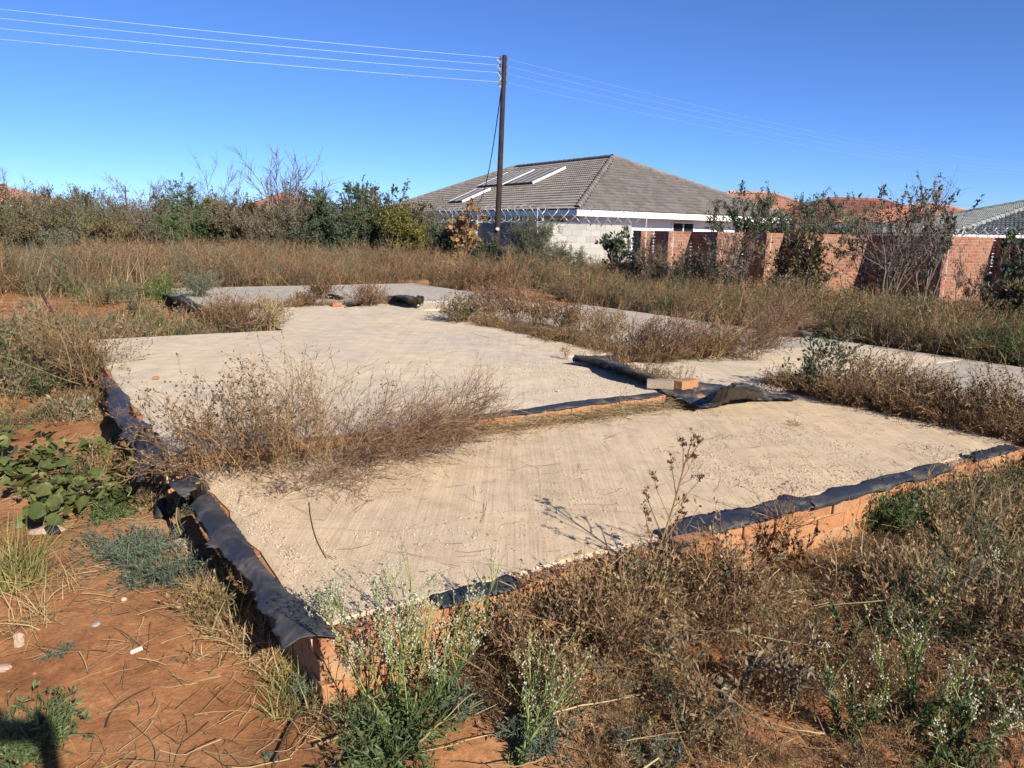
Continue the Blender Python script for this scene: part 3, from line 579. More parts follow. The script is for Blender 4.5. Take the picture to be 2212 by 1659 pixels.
rock(1990, 1170, 0, .10, 9, 'brown clod at the foot of the plinth right of the green bush', mat=MS)
for k, (u, v) in enumerate([(2043, 830), (1205, 845), (828, 850), (2150, 905), (1920, 905), (1030, 870), (1855, 858), (2085, 868)]): rock(u, v, .263 if k in (3, 4, 7, 6) else .338, .035, 20+k, 'small pale stone '+['on the right-hand slab, nearest the dark bushes', 'on the main slab above the brick step', 'on the main slab behind the tall dry stalks', 'on the front slab at the right edge of the photo', 'on the front slab right of the tiny dry tuft', 'on the main slab above the right end of the big clump', 'on the front slab by the grey-green bush', 'on the front slab before the low dark bushes'][k], 'pebble', MGRV, 'pebble')
for o in [o for o in COL.objects if o.name.startswith('pebble')]: o['group'] = 'pebbles on the slabs'
def stick(name, pts, r, mat, label, cat_, n=14, r1=None):
    c = cat(np.array(pts), n)[None]; g = tube(Geo(), c-c[0, 0], r, r1 if r1 is not None else r*.7, 6); o = obj(name, g.mesh(name, True), mat); o.location = Vector(c[0, 0]); return tag(o, label, cat_)
def gp(u, v, dz=.01): p = G(u, v); p = G(u, v, float(hgt(p[0], p[1]))); p[2] += dz; return p
stick('litter_stub', [gp(283, 1416, .012), gp(307, 1407, .014)], .0095, MLIT, 'white paper stub lying on the bare red soil', 'litter', 3, .0095)
stick('twig', [gp(728, 1466, .06), gp(690, 1500, .035), gp(648, 1548, .02), gp(625, 1590, .02), gp(590, 1655, .015)], .005, MTW, 'long dark twig leaning from the plinth corner towards the bottom edge', 'twig')
stick('twig', [gp(228, 1575, .008), gp(240, 1545, .01), gp(275, 1515, .01), gp(325, 1490, .01)], .003, MTW, 'thin dark bent twig on the bare soil at lower left', 'twig')
stick('twig', [gp(680, 1620, .015), gp(760, 1590, .02), gp(850, 1545, .03), gp(905, 1510, .03)], .006, VSTR, 'pale dry stalk on the soil left of the feathery green plant', 'twig')
stick('twig', [gp(85, 690, .5), gp(125, 735, .25), gp(150, 775, .05)], .02, MTW, 'dark slanting stick standing in the weeds at the left', 'twig')
stick('twig', [gp(1942, 1184, .02), gp(2010, 1176, .02)], .008, VYGR, 'short yellow reed lying in the litter right of the plinth', 'twig', 4)
stick('twig', [pz(668, 1085, .267), pz(672, 1120, .267), pz(684, 1165, .267), pz(705, 1205, .267)], .0022, VDRY, 'thin brown twig lying along the near left slab margin', 'twig')
rn = np.random.default_rng(77)
ca = empty('cable_bundle', G(425, 1085, .2), 'bundle of cut coloured cables hanging over the left slab edge', 'cable')
for k, c in enumerate([(.20, .17, .04), (.03, .03, .03), (.05, .10, .04), (.18, .04, .03), (.03, .03, .035)]):
    p = np.array([[.02+.01*k, .03, .06], [.02, -.01+.01*k, .11], [-.06-.01*k, -.03, .06], [-.09, -.05+.012*k, -.06], [-.07+rn.normal(0, .02), -.06+rn.normal(0, .02), -.15]]); obj('cable', tube(Geo(), cat(p, 16)[None], .0042, .0042, 6).mesh('cable', True), plain('cable_sheath', c, .5), ca)
stick('hose', [pz(385, 1062, .25), pz(362, 1040, .27), pz(370, 1010, .33), pz(400, 1000, .35), pz(430, 985, .35)], .006, MLIT, 'pale bent plastic hose loop on the blue-black plastic', 'hose')
stick('pipe_stub', [gp(345, 1122, .0), gp(352, 1112, .09)], .03, MCAB, 'short black pipe stub standing below the cable bundle', 'pipe', 4, .03)

# ------------------------------------------------------------------ boundary walls
brk = empty('brick_boundary_wall', (9, 19, 0), 'zigzag unplastered red brick boundary wall along the right of the plot', 'wall')
def go(p, d, target):                                    # walk from p along d until it shows at photo column target
    lo_, hi_ = 0., 6.
    f = lambda s: PROJ(np.array([*(p+d*s), 1.]))[0]-target
    if f(0)*f(hi_) > 0: return p+d*.8
    for _ in range(40):
        m_ = (lo_+hi_)/2
        if f(lo_)*f(m_) <= 0: hi_ = m_
        else: lo_ = m_
    return p+d*lo_
K_ = 1/1.1573
EW = np.array([math.sin(math.radians(-23)), math.cos(math.radians(-23))]); p0 = AT(2360*K_, 640*K_, 19.6)[:2]; nodes = [p0]; p = p0
for tgt, d in ((2167, EW), (2008, -E1), (1955, EW), (1912, -E1), (1856, EW), (1790, -E1), (1725, EW), (1668, -E1), (1632, EW), (1600, -E1), (1579, EW)): p = go(p, d, tgt*K_); nodes.append(p)
p = go(p0, E1, 2478*K_); right = [p]; p = go(p, -EW, 2650*K_); right.append(p)
nodes = right[::-1]+nodes                                # from right to left
ZT = 1.74; NC = 20; allb = []
for i in range(len(nodes)-1):
    l_, r_ = nodes[i+1], nodes[i]; allb += courses(l_, r_, .04, NC, .222, .073, .105, .012, rng, .003, 1)
    c = wall_core('mortar', l_, r_, -.1, ZT-.016, .012, .2, MMO, brk, 1); c.location = -brk.location
cen = np.array([m[:3, 3] for m in allb]); pj = PROJ(cen); vis = (pj[:, 0] < 2212) & (cen[:, 2] > .35)
order = sorted(np.where(vis)[0], key=lambda i: pj[i, 2]+(0 if (abs(unit(allb[i][:3, 0])@E13) > .8) else 2.2))
sel = set(order[:300]); hold = Matrix.Translation(-brk.location)
for i in sel: o = obj('brick', ME_WBRICK, None, brk); o.matrix_local = hold @ mx(allb[i])
o = fuse([allb[i] for i in range(len(allb)) if i not in sel], ME_WBRICK, 'far_bricks', MBW, brk, rng); o.location = -brk.location
# grey cement block wall
cb = AT(1343*K_, 565*K_, 25.)[:2]; ce = go(cb, E1, 1578*K_); cl = cb+E2*3.75
blk = empty('block_boundary_wall', (*cb, 0), 'grey cement block boundary wall in front of the tiled house', 'wall'); hold = Matrix.Translation(-blk.location)
bz = AT(1343*K_, 557*K_, 25.)[2]; nb = 9; z0b = bz-nb*.2+.01
for pa, pb in ((cb, ce), (cl, cb)):
    for m in courses(pa, pb, z0b, nb, .39, .19, .14, .01, rng, .003, 1):
        if m[2, 3] > .35: o = obj('block', ME_BLOCK, None, blk); o.matrix_local = hold @ mx(m)
    c = wall_core('mortar', pa, pb, -.1, bz-.018, .01, .13, MMO, blk, 1); c.location = -blk.location
g = Geo(); q_ = cl+E2*.12; g.add(boxv(-.17, .17, -.17, .17, -.1, bz+.05), BOXF); o = obj('end_pillar', g.mesh('end_pillar'), MBLK, blk); o.location = Vector((*q_, 0))-blk.location; o.rotation_euler = (0, 0, -_az+math.pi/2)
for px_ in (1072, 1075-120): pass
# razor wire on the block wall
def razor(name, pts, z, R, pitch, label, posts, par_h=.45):
    pts = [np.array(p) for p in pts]; root = empty(name, (*pts[0], z), label, 'razor wire'); P_ = []
    for a, b in zip(pts[:-1], pts[1:]):
        L_ = np.linalg.norm(b-a); t = (b-a)/L_; n = int(L_/pitch*22); s = np.linspace(0, L_, n); th = s/pitch*2*math.pi; wob = 1+.12*np.sin(s*3.1)
        perp = np.array([t[1], -t[0]]); P_.append(np.stack([a[0]+t[0]*(s+.25*pitch*np.sin(2*th))+perp[0]*R*np.cos(th)*wob, a[1]+t[1]*(s+.25*pitch*np.sin(2*th))+perp[1]*R*np.cos(th)*wob, z+R*1.05+R*np.sin(th)*wob], -1))
    C = np.concatenate(P_); o = obj('coil', tube(Geo(), C[None], .011, .011, 4).mesh('coil'), MGAL, root); o.location = -root.location
    for zz in (z+.03, z+R*1.9):
        c = np.array([[*p, zz] for p in pts]); o = obj('strand', tube(Geo(), c[None], .005, .005, 4).mesh('strand'), MGAL, root); o.location = -root.location
    for q in posts:
        g = Geo().add(boxv(-.014, .014, -.014, .014, -.05, par_h), BOXF); o = obj('post', g.mesh('post'), MGAL, root); o.location = Vector((q[0], q[1], z))-root.location
    return root
razor('razor_wire', [cl+E2*3.5, cb, ce+E1*.4], bz, .27, .46, 'coiled razor wire with white posts on top of the grey block wall', [cl, cb, cl+E2*1.9, go(cb, E1, 1612*K_)])
razor('razor_wire', [nodes[0]+E1*2.2+E2*1.2, nodes[2]+E1*2.2+E2*3], 1.72, .16, .26, 'coiled razor wire behind the right-hand end of the brick wall', [nodes[1]+E1*2.2+E2*2], .38)

# ------------------------------------------------------------------ houses
def tile_mesh(name, wd=.3, ln=.36, amp=.022, seg=8, th=.016):
    g = Geo(); x = np.linspace(-wd/2, wd/2, seg+1); z = amp*np.cos(x/wd*2*math.pi*2)
    top0 = np.stack([x, np.full_like(x, -ln/2), z+.045], -1); top1 = np.stack([x, np.full_like(x, ln/2), z-.006], -1); bot0 = top0-[0, -.01, th+.03]
    V = np.concatenate([top0, top1, bot0]); n = seg+1; i = np.arange(seg)
    return g.add(V, np.concatenate([np.stack([i, i+1, n+i+1, n+i], -1), np.stack([2*n+i, 2*n+i+1, i+1, i], -1)])).mesh(name)
def roof_plane(A, t, s, poly, gauge=.32, wd=.3):          # tiles over a polygon given in (u along eave, v up slope)
    n = np.cross(t, s); n = n if n[2] > 0 else -n; poly = np.array(poly); vmax = poly[:, 1].max(); out = []
    def span(v):
        xs = []
        for (x0, y0), (x1, y1) in zip(poly, np.roll(poly, -1, 0)):
            if (y0-v)*(y1-v) <= 0 and y0 != y1: xs.append(x0+(x1-x0)*(v-y0)/(y1-y0))
        return (min(xs), max(xs)) if len(xs) > 1 else None
    r = 0
    while r*gauge+gauge*.5 < vmax:
        v = r*gauge+gauge*.5; sp = span(v)
        if sp and sp[1]-sp[0] > .15:
            k = int(math.floor(sp[0]/wd))
            while k*wd < sp[1]:
                u0, u1 = max(k*wd, sp[0]), min(k*wd+wd, sp[1])
                if u1-u0 > .04:
                    m = frame(A+t*(u0+u1)/2+s*v+n*.03, t*(u1-u0)/wd, s, n); out.append(m)
                k += 1
        r += 1
    return out
def hip_house(name, label, corner, d1, d2, w, l, ze, zr, tile, wallm, fascia, over=.6, ridge_in=None, parts=0, planes=(0, 1), tmesh=None, capk=True, win=(), gauge=.32, wd=.3, wall=True):
    """corner: near eave corner; d1, d2: the eave directions; the ridge runs along d2."""
    c3 = np.array([*corner, ze]); t1, t2 = v3(d1), v3(d2); h1 = w/2; h2 = ridge_in if ridge_in is not None else w/2
    R0 = c3+t1*h1+t2*h2+UP*(zr-ze); R1 = c3+t1*h1+t2*(l-h2)+UP*(zr-ze); cB = c3+t1*w; cC = c3+t2*l; cD = c3+t1*w+t2*l
    root = empty(name, (corner[0], corner[1], 0), label, 'house'); rl = -root.location
    def pt(nm, g, m, par=root, smooth=False, kind=None): o = obj(nm, g.mesh(nm, smooth) if isinstance(g, Geo) else g, m, par, kind=kind); o.location = rl if par is root else (0, 0, 0); return o
    roof = pt('roof', Geo().add(np.array([c3, cB, R0, R0, cC, c3, R0, R1, cD, cC, R1, R1, cB, cD, R1, R0]), [[0, 1, 2, 3], [5, 6, 7, 4], [8, 9, 10, 11], [12, 13, 14, 15]]), tile)
    if wall:
        i = over; a = c3+t1*i+t2*i; V = [a, c3+t1*(w-i)+t2*i, c3+t1*(w-i)+t2*(l-i), c3+t1*i+t2*(l-i)]
        pt('wall', Geo().add(np.array([[*p_[:2], -.1] for p_ in V]+[[*p_[:2], ze-.06] for p_ in V]), BOXF), wallm)
        V = [c3, cB, cD, cC]; pt('soffit', Geo().add(np.array([[*p_[:2], ze-.20] for p_ in V]), [[0, 3, 2, 1]]), fascia)
        for nm, pa, pb in (('fascia', c3, cB), ('fascia', c3, cC)):
            d = unit(pb-pa); nn = np.cross(d, UP); nn = nn if nn@(pa-(R0+R1)/2) > 0 else -nn; e_ = .012 if pb is cB else -.002
            q0, q1 = pa+nn*.0-d*e_, pb; V = [q0-nn*.02, q1-nn*.02, q1+nn*.012, q0+nn*.012]
            pt(nm, Geo().add(np.array([[*p_[:2], ze-.23] for p_ in V]+[[*p_[:2], ze+.0] for p_ in V]), BOXF), fascia)
    pls = [roof_plane(c3, t1, unit(R0-(c3+t1*h1)), [(0, 0), (w, 0), (h1, np.linalg.norm(R0-(c3+t1*h1)))], gauge, wd),
           roof_plane(cC, -t2, unit(R0-(c3+t2*h2)), [(0, 0), (l, 0), (l-h2, np.linalg.norm(R0-(c3+t2*h2))), (h2, np.linalg.norm(R0-(c3+t2*h2)))], gauge, wd)]
    ms = [m for k in planes for m in pls[k]]; tm = tmesh
    if not tm.materials: tm.materials.append(tile)
    pc = PROJ(np.array([m[:3, 3] for m in ms])); inv = (pc[:, 0] > 0) & (pc[:, 0] < 2212); od = [i for i in np.argsort(pc[:, 2]) if inv[i]][:parts]; ss = set(od)
    for i in od: o = obj('roof_tile', tm, None, roof); o.matrix_local = mx(ms[i])
    fuse([m for i, m in enumerate(ms) if i not in ss], tm, 'far_roof_tiles', tile, roof, rng)
    if capk:
        for pa, pb, st in ((c3, R0, .36), (R0, R1, .42), (cB, R0, .4), (cC, R1, .42)):
            L_ = np.linalg.norm(pb-pa); n_ = int(L_/st); d = (pb-pa)/L_
            for k in range(n_):
                q0 = pa+d*(k*st)+UP*.04; q1 = q0+d*(st+.03)-UP*.0; S_ = unit(np.cross(d, UP)); N_ = np.cross(S_, d); an = np.linspace(-.25, math.pi+.25, 6); g = Geo()
                ring = lambda q, r: np.array([q+S_*math.cos(x)*r+N_*math.sin(x)*r for x in an]); V = np.concatenate([ring(q0, .135), ring(q1, .115)]); j = np.arange(5)
                g.add(V, np.stack([j, j+1, 6+j+1, 6+j], -1), rng.random()); pt('ridge_tile', g, tile, roof)
    for (k, u0, u1, z0, z1) in win:                       # windows: face 0 runs along d1, face 1 along d2
        d, oth = (t1, t2) if k == 0 else (t2, t1); b = c3+oth*(over-.02)+d*over; q0, q1 = b+d*u0, b+d*u1
        def slabq(m0, m1, za, zb, dep): return np.array([[*(m0-oth*dep)[:2], za], [*(m1-oth*dep)[:2], za], [*(m1+oth*.03)[:2], za], [*(m0+oth*.03)[:2], za], [*(m0-oth*dep)[:2], zb], [*(m1-oth*dep)[:2], zb], [*(m1+oth*.03)[:2], zb], [*(m0+oth*.03)[:2], zb]])
        wd_ = pt('window', Geo().add(slabq(q0, q1, z0, z1, .004), BOXF), MDRK)
        for za, zb, m0, m1 in ((z0-.06, z0, q0-d*.06, q1+d*.06), (z1, z1+.05, q0-d*.06, q1+d*.06), (z0, z1, q0-d*.06, q0), (z0, z1, q1, q1+d*.06), (z0, z1, (q0+q1)/2-d*.025, (q0+q1)/2+d*.025)): pt('window_frame', Geo().add(slabq(m0, m1, za, zb, .03), BOXF), MWHT, wd_)
    return root, (c3, t1, t2, R0, R1, h1, h2)
TM = tile_mesh('roof_tile'); HC = AT(1443*K_, 524*K_, 30.)
house, (c3, t1, t2, R0, R1, h1, h2) = hip_house('tiled_house', 'house with brown-grey tiled hip roof, white fascia and rooftop solar collectors', HC[:2], E1, E2, 12.6, 19.8, HC[2], AT(1518*K_, 393*K_, 37.9)[2], MTIL, MWAL, MWHT, .65, 5.6, 300, (0, 1), TM,
    win=((0, 5.0, 6.2, 1.35, 2.12), (1, 1.0, 3.2, 1.2, 2.15), (1, 5.5, 7.5, 1.2, 2.15)))
# solar collectors: placed where their corners show on the left roof plane
PN = np.cross(t2, unit(R0-(c3+t2*h2))); PN = PN if PN[2] > 0 else -PN
def onroof(u, v, lift=.0):
    d = ray(u*K_, v*K_); o_ = np.array([0, 0, EYE]); t = ((c3+PN*lift-o_)@PN)/(d@PN); return o_+d*t
SS = unit(R0-(c3+t2*h2))
def collector(u, v, wd, ln, label, strips, gi):
    o_ = onroof(u, v, .14); root = empty('solar_panel', o_, label, 'solar panel', None); tt = -t2
    m = frame(np.zeros(3), tt, SS, PN)                    # local: x right along eave, y up slope
    def pt(n, V, mt): return obj(n, Geo().add(xf(m, V), BOXF).mesh(n), mt, root)
    pt('glass', boxv(-wd+.03, -.03, .03, ln-.03, -.03, .02), MSOL)
    pt('frame_rail', boxv(-.03, .03, 0, ln, -.07, .035), MALU); pt('frame_rail', boxv(-wd-.02, -wd+.03, 0, ln, -.07, .03), MALU)
    pt('frame_rail', boxv(-wd+.03, -.045, -.02, .03, -.07, .025), MCAB); pt('frame_rail', boxv(-wd+.03, -.045, ln-.03, ln, -.07, .03), MALU)
    for k in range(1, strips): x = -wd*k/strips; pt('cell_strip', boxv(x-.012, x+.012, .04, ln-.04, .0205, .03), MGAL)
    for x in (-wd*.2, -wd*.8): pt('bracket', boxv(x-.03, x+.03, .2, ln-.2, -.15, -.07), MGAL)
    return root
collector(1331, 456, 2.6, 2.1, 'right-hand large flat solar collector high on the brown-grey roof', 4, 0)
collector(1256, 461, 2.5, 2.1, 'left-hand large flat solar collector behind the power pole', 5, 1)
collector(1155, 503, 1.4, 1.8, 'small solar collector lower down on the brown-grey roof', 2, 2)
def hh(u, v, D): return AT(u*K_, v*K_, D)
r2 = lambda a: np.array([math.sin(math.radians(a)), math.cos(math.radians(a))])
TMO = tile_mesh('orange_roof_tile', .3, .36, .03); TMP = tile_mesh('pale_roof_tile', .34, .4, .02, 4); TMR = tile_mesh('red_roof_tile', .34, .4, .02, 4); TMG = tile_mesh('grey_roof_tile', .3, .36, .035)
c = hh(1690, 590, 52); hip_house('neighbour_house', 'distant house with pale orange hip roof right of the tiled house', c[:2], r2(-2), r2(88), 8, 12.2, 2.6, hh(1825, 482, 56)[2], MTIP, MWAR, MWHT, .5, 4.6, 0, (0, 1), TMP, True, gauge=.36, wd=.34)
c = hh(2128, 572, 45); hip_house('neighbour_house', 'distant house with dark red hip roof', c[:2], r2(-40), r2(80), 7, 7.6, 2.45, hh(2081, 499, 48)[2], MTIR, MWAR, MWHT, .5, 2.0, 0, (0, 1), TMR, True, gauge=.36, wd=.34)
c = hh(2405, 578, 36); hip_house('neighbour_house', 'distant house with bright orange tiled roof near the right edge', c[:2], r2(60), r2(-40), 6, 6.8, 2.4, hh(2347, 516, 39.8)[2], MTIO, MWAR, MWHT, .4, 3.0, 80, (0, 1), TMO, True)
c = hh(2384, 582, 28); hip_house('neighbour_house', 'house with slate grey tiled roof cut by the right edge of the photo', c[:2], r2(95), r2(5), 12, 11, c[2]-.05, hh(2608, 499, 32.5)[2], MTIG, MWAL, MWHT, .5, 5.0, 140, (0, 1), TMG, True)
c = hh(560, 520, 60); hip_house('neighbour_house', 'far house with orange roof behind the large bare shrub', c[:2], r2(75), r2(-15), 9, 12, 2.5, hh(640, 478, 66)[2], MTIP, MWAR, MWHT, .5, 5, 0, (0, 1), TMP, False)
c = hh(-330, 560, 48); hip_house('neighbour_house', 'far house with pale roof at the left edge of the photo', c[:2], r2(80), r2(-10), 9.5, 12, 2.6, hh(-120, 455, 52)[2], MTIP, MWAL, MWHT, .5, 4.5, 0, (0, 1), TMP, False)
# broken pale wall far left
fw = empty('ruined_wall', hh(220, 560, 40), 'low pale broken wall far behind the left shrubs', 'wall')
a_, b_ = hh(300, 560, 42)[:2], hh(400, 560, 40)[:2]
for k in range(5):
    p_, q__ = a_+(b_-a_)*k/5, a_+(b_-a_)*(k+1)/5; o = wall_core('wall_section', p_, q__, -.1, 2.15-.35*float(vnoise(k*1.7, 3.)), 0, .2, MBLK, fw, 1, 0.); o.location = -fw.location

# ------------------------------------------------------------------ power pole and lines
PB = AT(1069, 640, 24.); PT = AT(1090, 120, 24.); d = (PT-PB)/(PT[2]-PB[2]); PB = PT-d*(PT[2]+.3)
pole = empty('power_pole', (PB[0]+d[0]*.3, PB[1]+d[1]*.3, 0), 'dark wooden power pole leaning slightly right in front of the tiled house', 'power pole'); pl = -pole.location
def pp(n, g, m): o = obj(n, g.mesh(n, True), m, pole); o.location = pl; return o
pp('shaft', tube(Geo(), np.linspace(PB, PT, 12)[None], .10, .068, 14), MPOLE)
pp('pole_cap', tube(Geo(), np.array([PT, PT+[0, 0, .012], PT+[0, 0, .013]])[None], .07, .001, 14), MPOLE)
vis_l = [(0, 12), (0, 32), (0, 54), (0, 77)]; at_l = [125, 141, 157, 177]; ends = []
wl = ['topmost', 'second', 'third', 'lowest']
for k in range(4):
    q = AT(1088-k*.6, at_l[k]+1, 24.); s = .12
    for sg, vv in ((-1, np.array([-.085, -.05, 0])), (1, np.array([.085, .03, 0]))):
        c_ = q+vv; cy = np.linspace(-.05, .05, 7); rr = np.array([.02, .038, .022, .038, .022, .038, .02]); g = Geo()
        an = np.arange(10)/10*2*math.pi; V = np.array([[c_[0]+r*math.cos(a), c_[1]+r*math.sin(a), c_[2]+z] for z, r in zip(cy, rr) for a in an]); i_ = (np.arange(6)[:, None]*10+np.arange(10)[None]); j_ = (np.arange(6)[:, None]*10+(np.arange(10)[None]+1) % 10)
        g.add(V, np.stack([i_, j_, j_+10, i_+10], -1)); pp('insulator', g, MPOR)
    L0 = q+[-.09, -.05, 0]; L1 = AT(*vis_l[k], 18.8); L2 = L1+(L1-L0)*.9; t = np.linspace(0, 1, 40)[:, None]; c_ = L0+(L2-L0)*t; c_[:, 2] -= 4*.33*t[:, 0]*(1-t[:, 0])*.45
    c_[:, 2] += np.interp(t[:, 0], [0, .526, 1], [0, .33*4*.526*.474*.45, 0])*.5
    o = obj('power_line', tube(Geo(), (c_-c_[0])[None], .0036, .0036, 5).mesh('power_line'), MWIRE); o.location = Vector(c_[0]); tag(o, wl[k]+' of the four power lines running left from the pole', 'power line', 'power lines')
    R_0 = q+[.09, .03, 0]; R_1 = AT(2212, 352+k*7.5, 62.); c_ = R_0+(R_1-R_0)*1.25*t; c_[:, 2] -= 4*1.0*t[:, 0]*(1-t[:, 0])*.8; c_[:, 2] += 4*.8*.8*.2*t[:, 0]/.8*.99
    o = obj('power_line', tube(Geo(), (c_-c_[0])[None], .0028, .0028, 5).mesh('power_line'), MWIRE); o.location = Vector(c_[0]); tag(o, wl[k]+' of the four power lines running right from the pole', 'power line', 'power lines')
for k in range(3):
    z_ = np.linspace(0, 1, 30); q0 = AT(1078-k, 128, 23.95); q1 = AT(1079+k*2, 190, 23.95); c_ = q0+(q1-q0)*z_[:, None]; c_[:, 0] += .035*np.sin(z_*26+k*2); c_[:, 1] += .03*np.cos(z_*26+k)
    pp('jumper_wire', tube(Geo(), c_[None], .008, .008, 5), MGAL)
q = AT(1074.5, 495, 23.9); pp('marker_plate', Geo().add(xf(frame(q+[0, -.075, 0], np.array([1., 0, 0]), np.array([0, 1., 0])), boxv(-.05, .05, -.01, .01, -.04, .04)), BOXF), MWHT)
s0 = AT(1083, 192, 24.); s1 = onroof(1031*1.1573, 437*1.1573, .15); t = np.linspace(0, 1, 30)[:, None]; c_ = s0+(s1-s0)*t; c_[:, 2] -= 4*.9*(t*(1-t))[:, 0]
o = obj('service_cable', tube(Geo(), (c_-c_[0])[None], .016, .016, 6).mesh('service_cable'), MCAB); o.location = Vector(c_[0]); tag(o, 'black service cable sagging from the pole to the tiled roof', 'cable')
for u, v, D_, lb in ((235, 425, 70, 'thin distant mast above the left shrubs, left of its pair'), (270, 402, 75, 'thin distant mast above the left shrubs, right of its pair')):
    t_ = AT(u, v, D_); e = empty('distant_mast', (t_[0], t_[1], 0), lb, 'mast'); obj('mast', tube(Geo(), np.array([[0, 0, 0], [0, 0, t_[2]]])[None], .07, .05, 6).mesh('mast'), MPOLE, e); obj('cross_arm', Geo().add(boxv(-.35, .35, -.04, .04, t_[2]-.5, t_[2]-.42), BOXF).mesh('cross_arm'), MPOLE, e)

# ------------------------------------------------------------------ shrubs and trees behind the plot
def sh(u, D, top, w, kind, label, seed, name='shrub', cat_='shrub', **k):
    t_ = AT(u, top, D); z0 = float(hgt(t_[0], t_[1])); wd = w/FP*D; return shrub(name, label, cat_, t_[0], t_[1], t_[2]-z0, wd, kind, seed, z0=z0, **k)
sh(35, 34, 425, 170, 'olive', 'broad olive bush at the far left edge of the photo', 1, sprigs=6)
sh(120, 33, 428, 150, 'olive', 'olive bush with upright dark shoots, second from the left edge', 2, sprigs=14)
sh(28, 62, 396, 70, 'bare', 'bare grey tree on the skyline at the far left', 3, 'bare_tree', 'tree', stems=4, trunk=.06)
sh(178, 60, 420, 60, 'dark', 'small round dark tree on the skyline at the left', 4, 'round_tree', 'tree', stems=6, trunk=.05)
sh(262, 58, 445, 70, 'dark', 'low dark tree on the skyline beneath the masts', 5, 'low_tree', 'tree', stems=6, trunk=.05)
sh(205, 30, 470, 120, 'yellow', 'yellow-green bush in front of the pale broken wall', 6)
sh(305, 30, 388, 110, 'bare', 'thin wispy tree with sparse twigs left of the round green bush', 7, 'wispy_tree', 'tree', stems=5, trunk=.035, leafk=1.4)
sh(395, 32, 408, 120, 'green', 'round green bush on the skyline left of the far orange roof', 8)
sh(462, 36, 392, 70, 'bare', 'small leafless tree just left of the far orange roof', 9, 'leafless_tree', 'tree', stems=4, trunk=.03)
sh(345, 28, 470, 170, 'brown', 'grey-brown twiggy bush below the wispy tree', 10)
sh(470, 28, 452, 170, 'yellow', 'olive-yellow bush below the far orange roof', 11, leafk=1.3)
sh(615, 27.5, 372, 230, 'bare', 'largest bare tree with fine fanning twigs above the shrub belt', 12, 'bare_tree', 'tree', stems=11, trunk=.045, leafk=.6)
sh(545, 26.5, 432, 190, 'brown', 'brown twiggy bush under the largest bare tree', 13)
sh(640, 26, 450, 150, 'brown', 'brown bush between the bare tree and the dark green one', 131)
sh(725, 26, 425, 190, 'dark', 'large dense dark green bush left of the tiled house', 14, leafk=1.4)
sh(798, 27, 418, 100, 'sprig', 'bush with open leafy shoots against the sky left of the tiled roof', 15, sprigs=12)
sh(848, 25, 462, 120, 'yellow', 'yellow-green bush below the left end of the tiled roof', 16)
sh(915, 25.5, 462, 120, 'olive', 'olive bush in front of the left end of the tiled house', 17)
sh(960, 24.3, 502, 90, 'dark', 'small dark green bush left of the wilted brown plant', 18)
sh(1012, 23.6, 482, 62, 'wilted', 'tall plant with large wilted tan leaves left of the power pole', 19, stems=4, trunk=.02)
sh(1052, 23.2, 532, 80, 'dark', 'dark low bush at the foot of the power pole', 20)
sh(1150, 22.4, 500, 150, 'fine', 'dense fine-leaved green bush right of the power pole', 21, leafk=1.3, stems=14)
sh(1215, 22.0, 535, 80, 'fine', 'small fine-leaved bush below the grey block wall', 22, stems=10)
sh(1345, 20.5, 520, 90, 'sprig', 'sparse dark-leaved climber in front of the grey block wall', 23, stems=5, leafk=.35)
sh(1420, 19.2, 535, 130, 'bare', 'tangled bare grey shrub at the left end of the brick wall', 24, stems=14, trunk=.018, leafk=1.5)
sh(1500, 18.8, 548, 150, 'brown', 'brown twiggy shrub before the second brick panel', 25, stems=14, trunk=.018)
sh(1590, 18.3, 505, 110, 'brown', 'tall brown-leaved shrub left of the narrow lit brick pier', 26, stems=10, leafk=.4)
sh(1640, 26.5, 436, 200, 'dark', 'blue-green tree crown showing over the brick wall beside the white fascia', 27, 'garden_tree', 'tree', stems=10, trunk=.05, leafk=1.3)
sh(1765, 27.0, 438, 150, 'dark', 'leafy garden tree above the brick wall under the dark red roof', 28, 'garden_tree', 'tree', stems=10, trunk=.05)
sh(1860, 25.5, 462, 120, 'grey', 'grey-green garden bush above the brick wall left of the tall sprouting shrub', 29)
sh(1745, 17.6, 524, 100, 'olive', 'olive-green bush between the narrow brick pier and the wide lit panel', 30, stems=8, leafk=.5)
sh(1690, 17.0, 600, 110, 'brown', 'low brown bush at the base of the narrow brick pier', 31)
sh(1945, 17.2, 425, 190, 'brown', 'tall brown twiggy shrub with leafy green shoots before the dark brick bay', 32, stems=14, trunk=.03, sprigs=26, leafk=.25)
sh(2022, 17.6, 430, 120, 'sprig', 'slim shrub with dark leafy shoots against the orange roof', 33, stems=4, sprigs=12, leafk=.12)
sh(2195, 13.2, 520, 80, 'sprig', 'dark leafy bush cut by the right edge before the brick wall', 34, stems=7, sprigs=12, leafk=.22)
sh(2090, 15.0, 560, 60, 'bare', 'leafless dark sapling in front of the rightmost lit brick panel', 35, 'sapling', 'sapling', stems=3, trunk=.014, leafk=.3)
sh(2205, 11.6, 640, 90, 'olive', 'leggy olive bush at the right edge behind the slab', 36, stems=10)
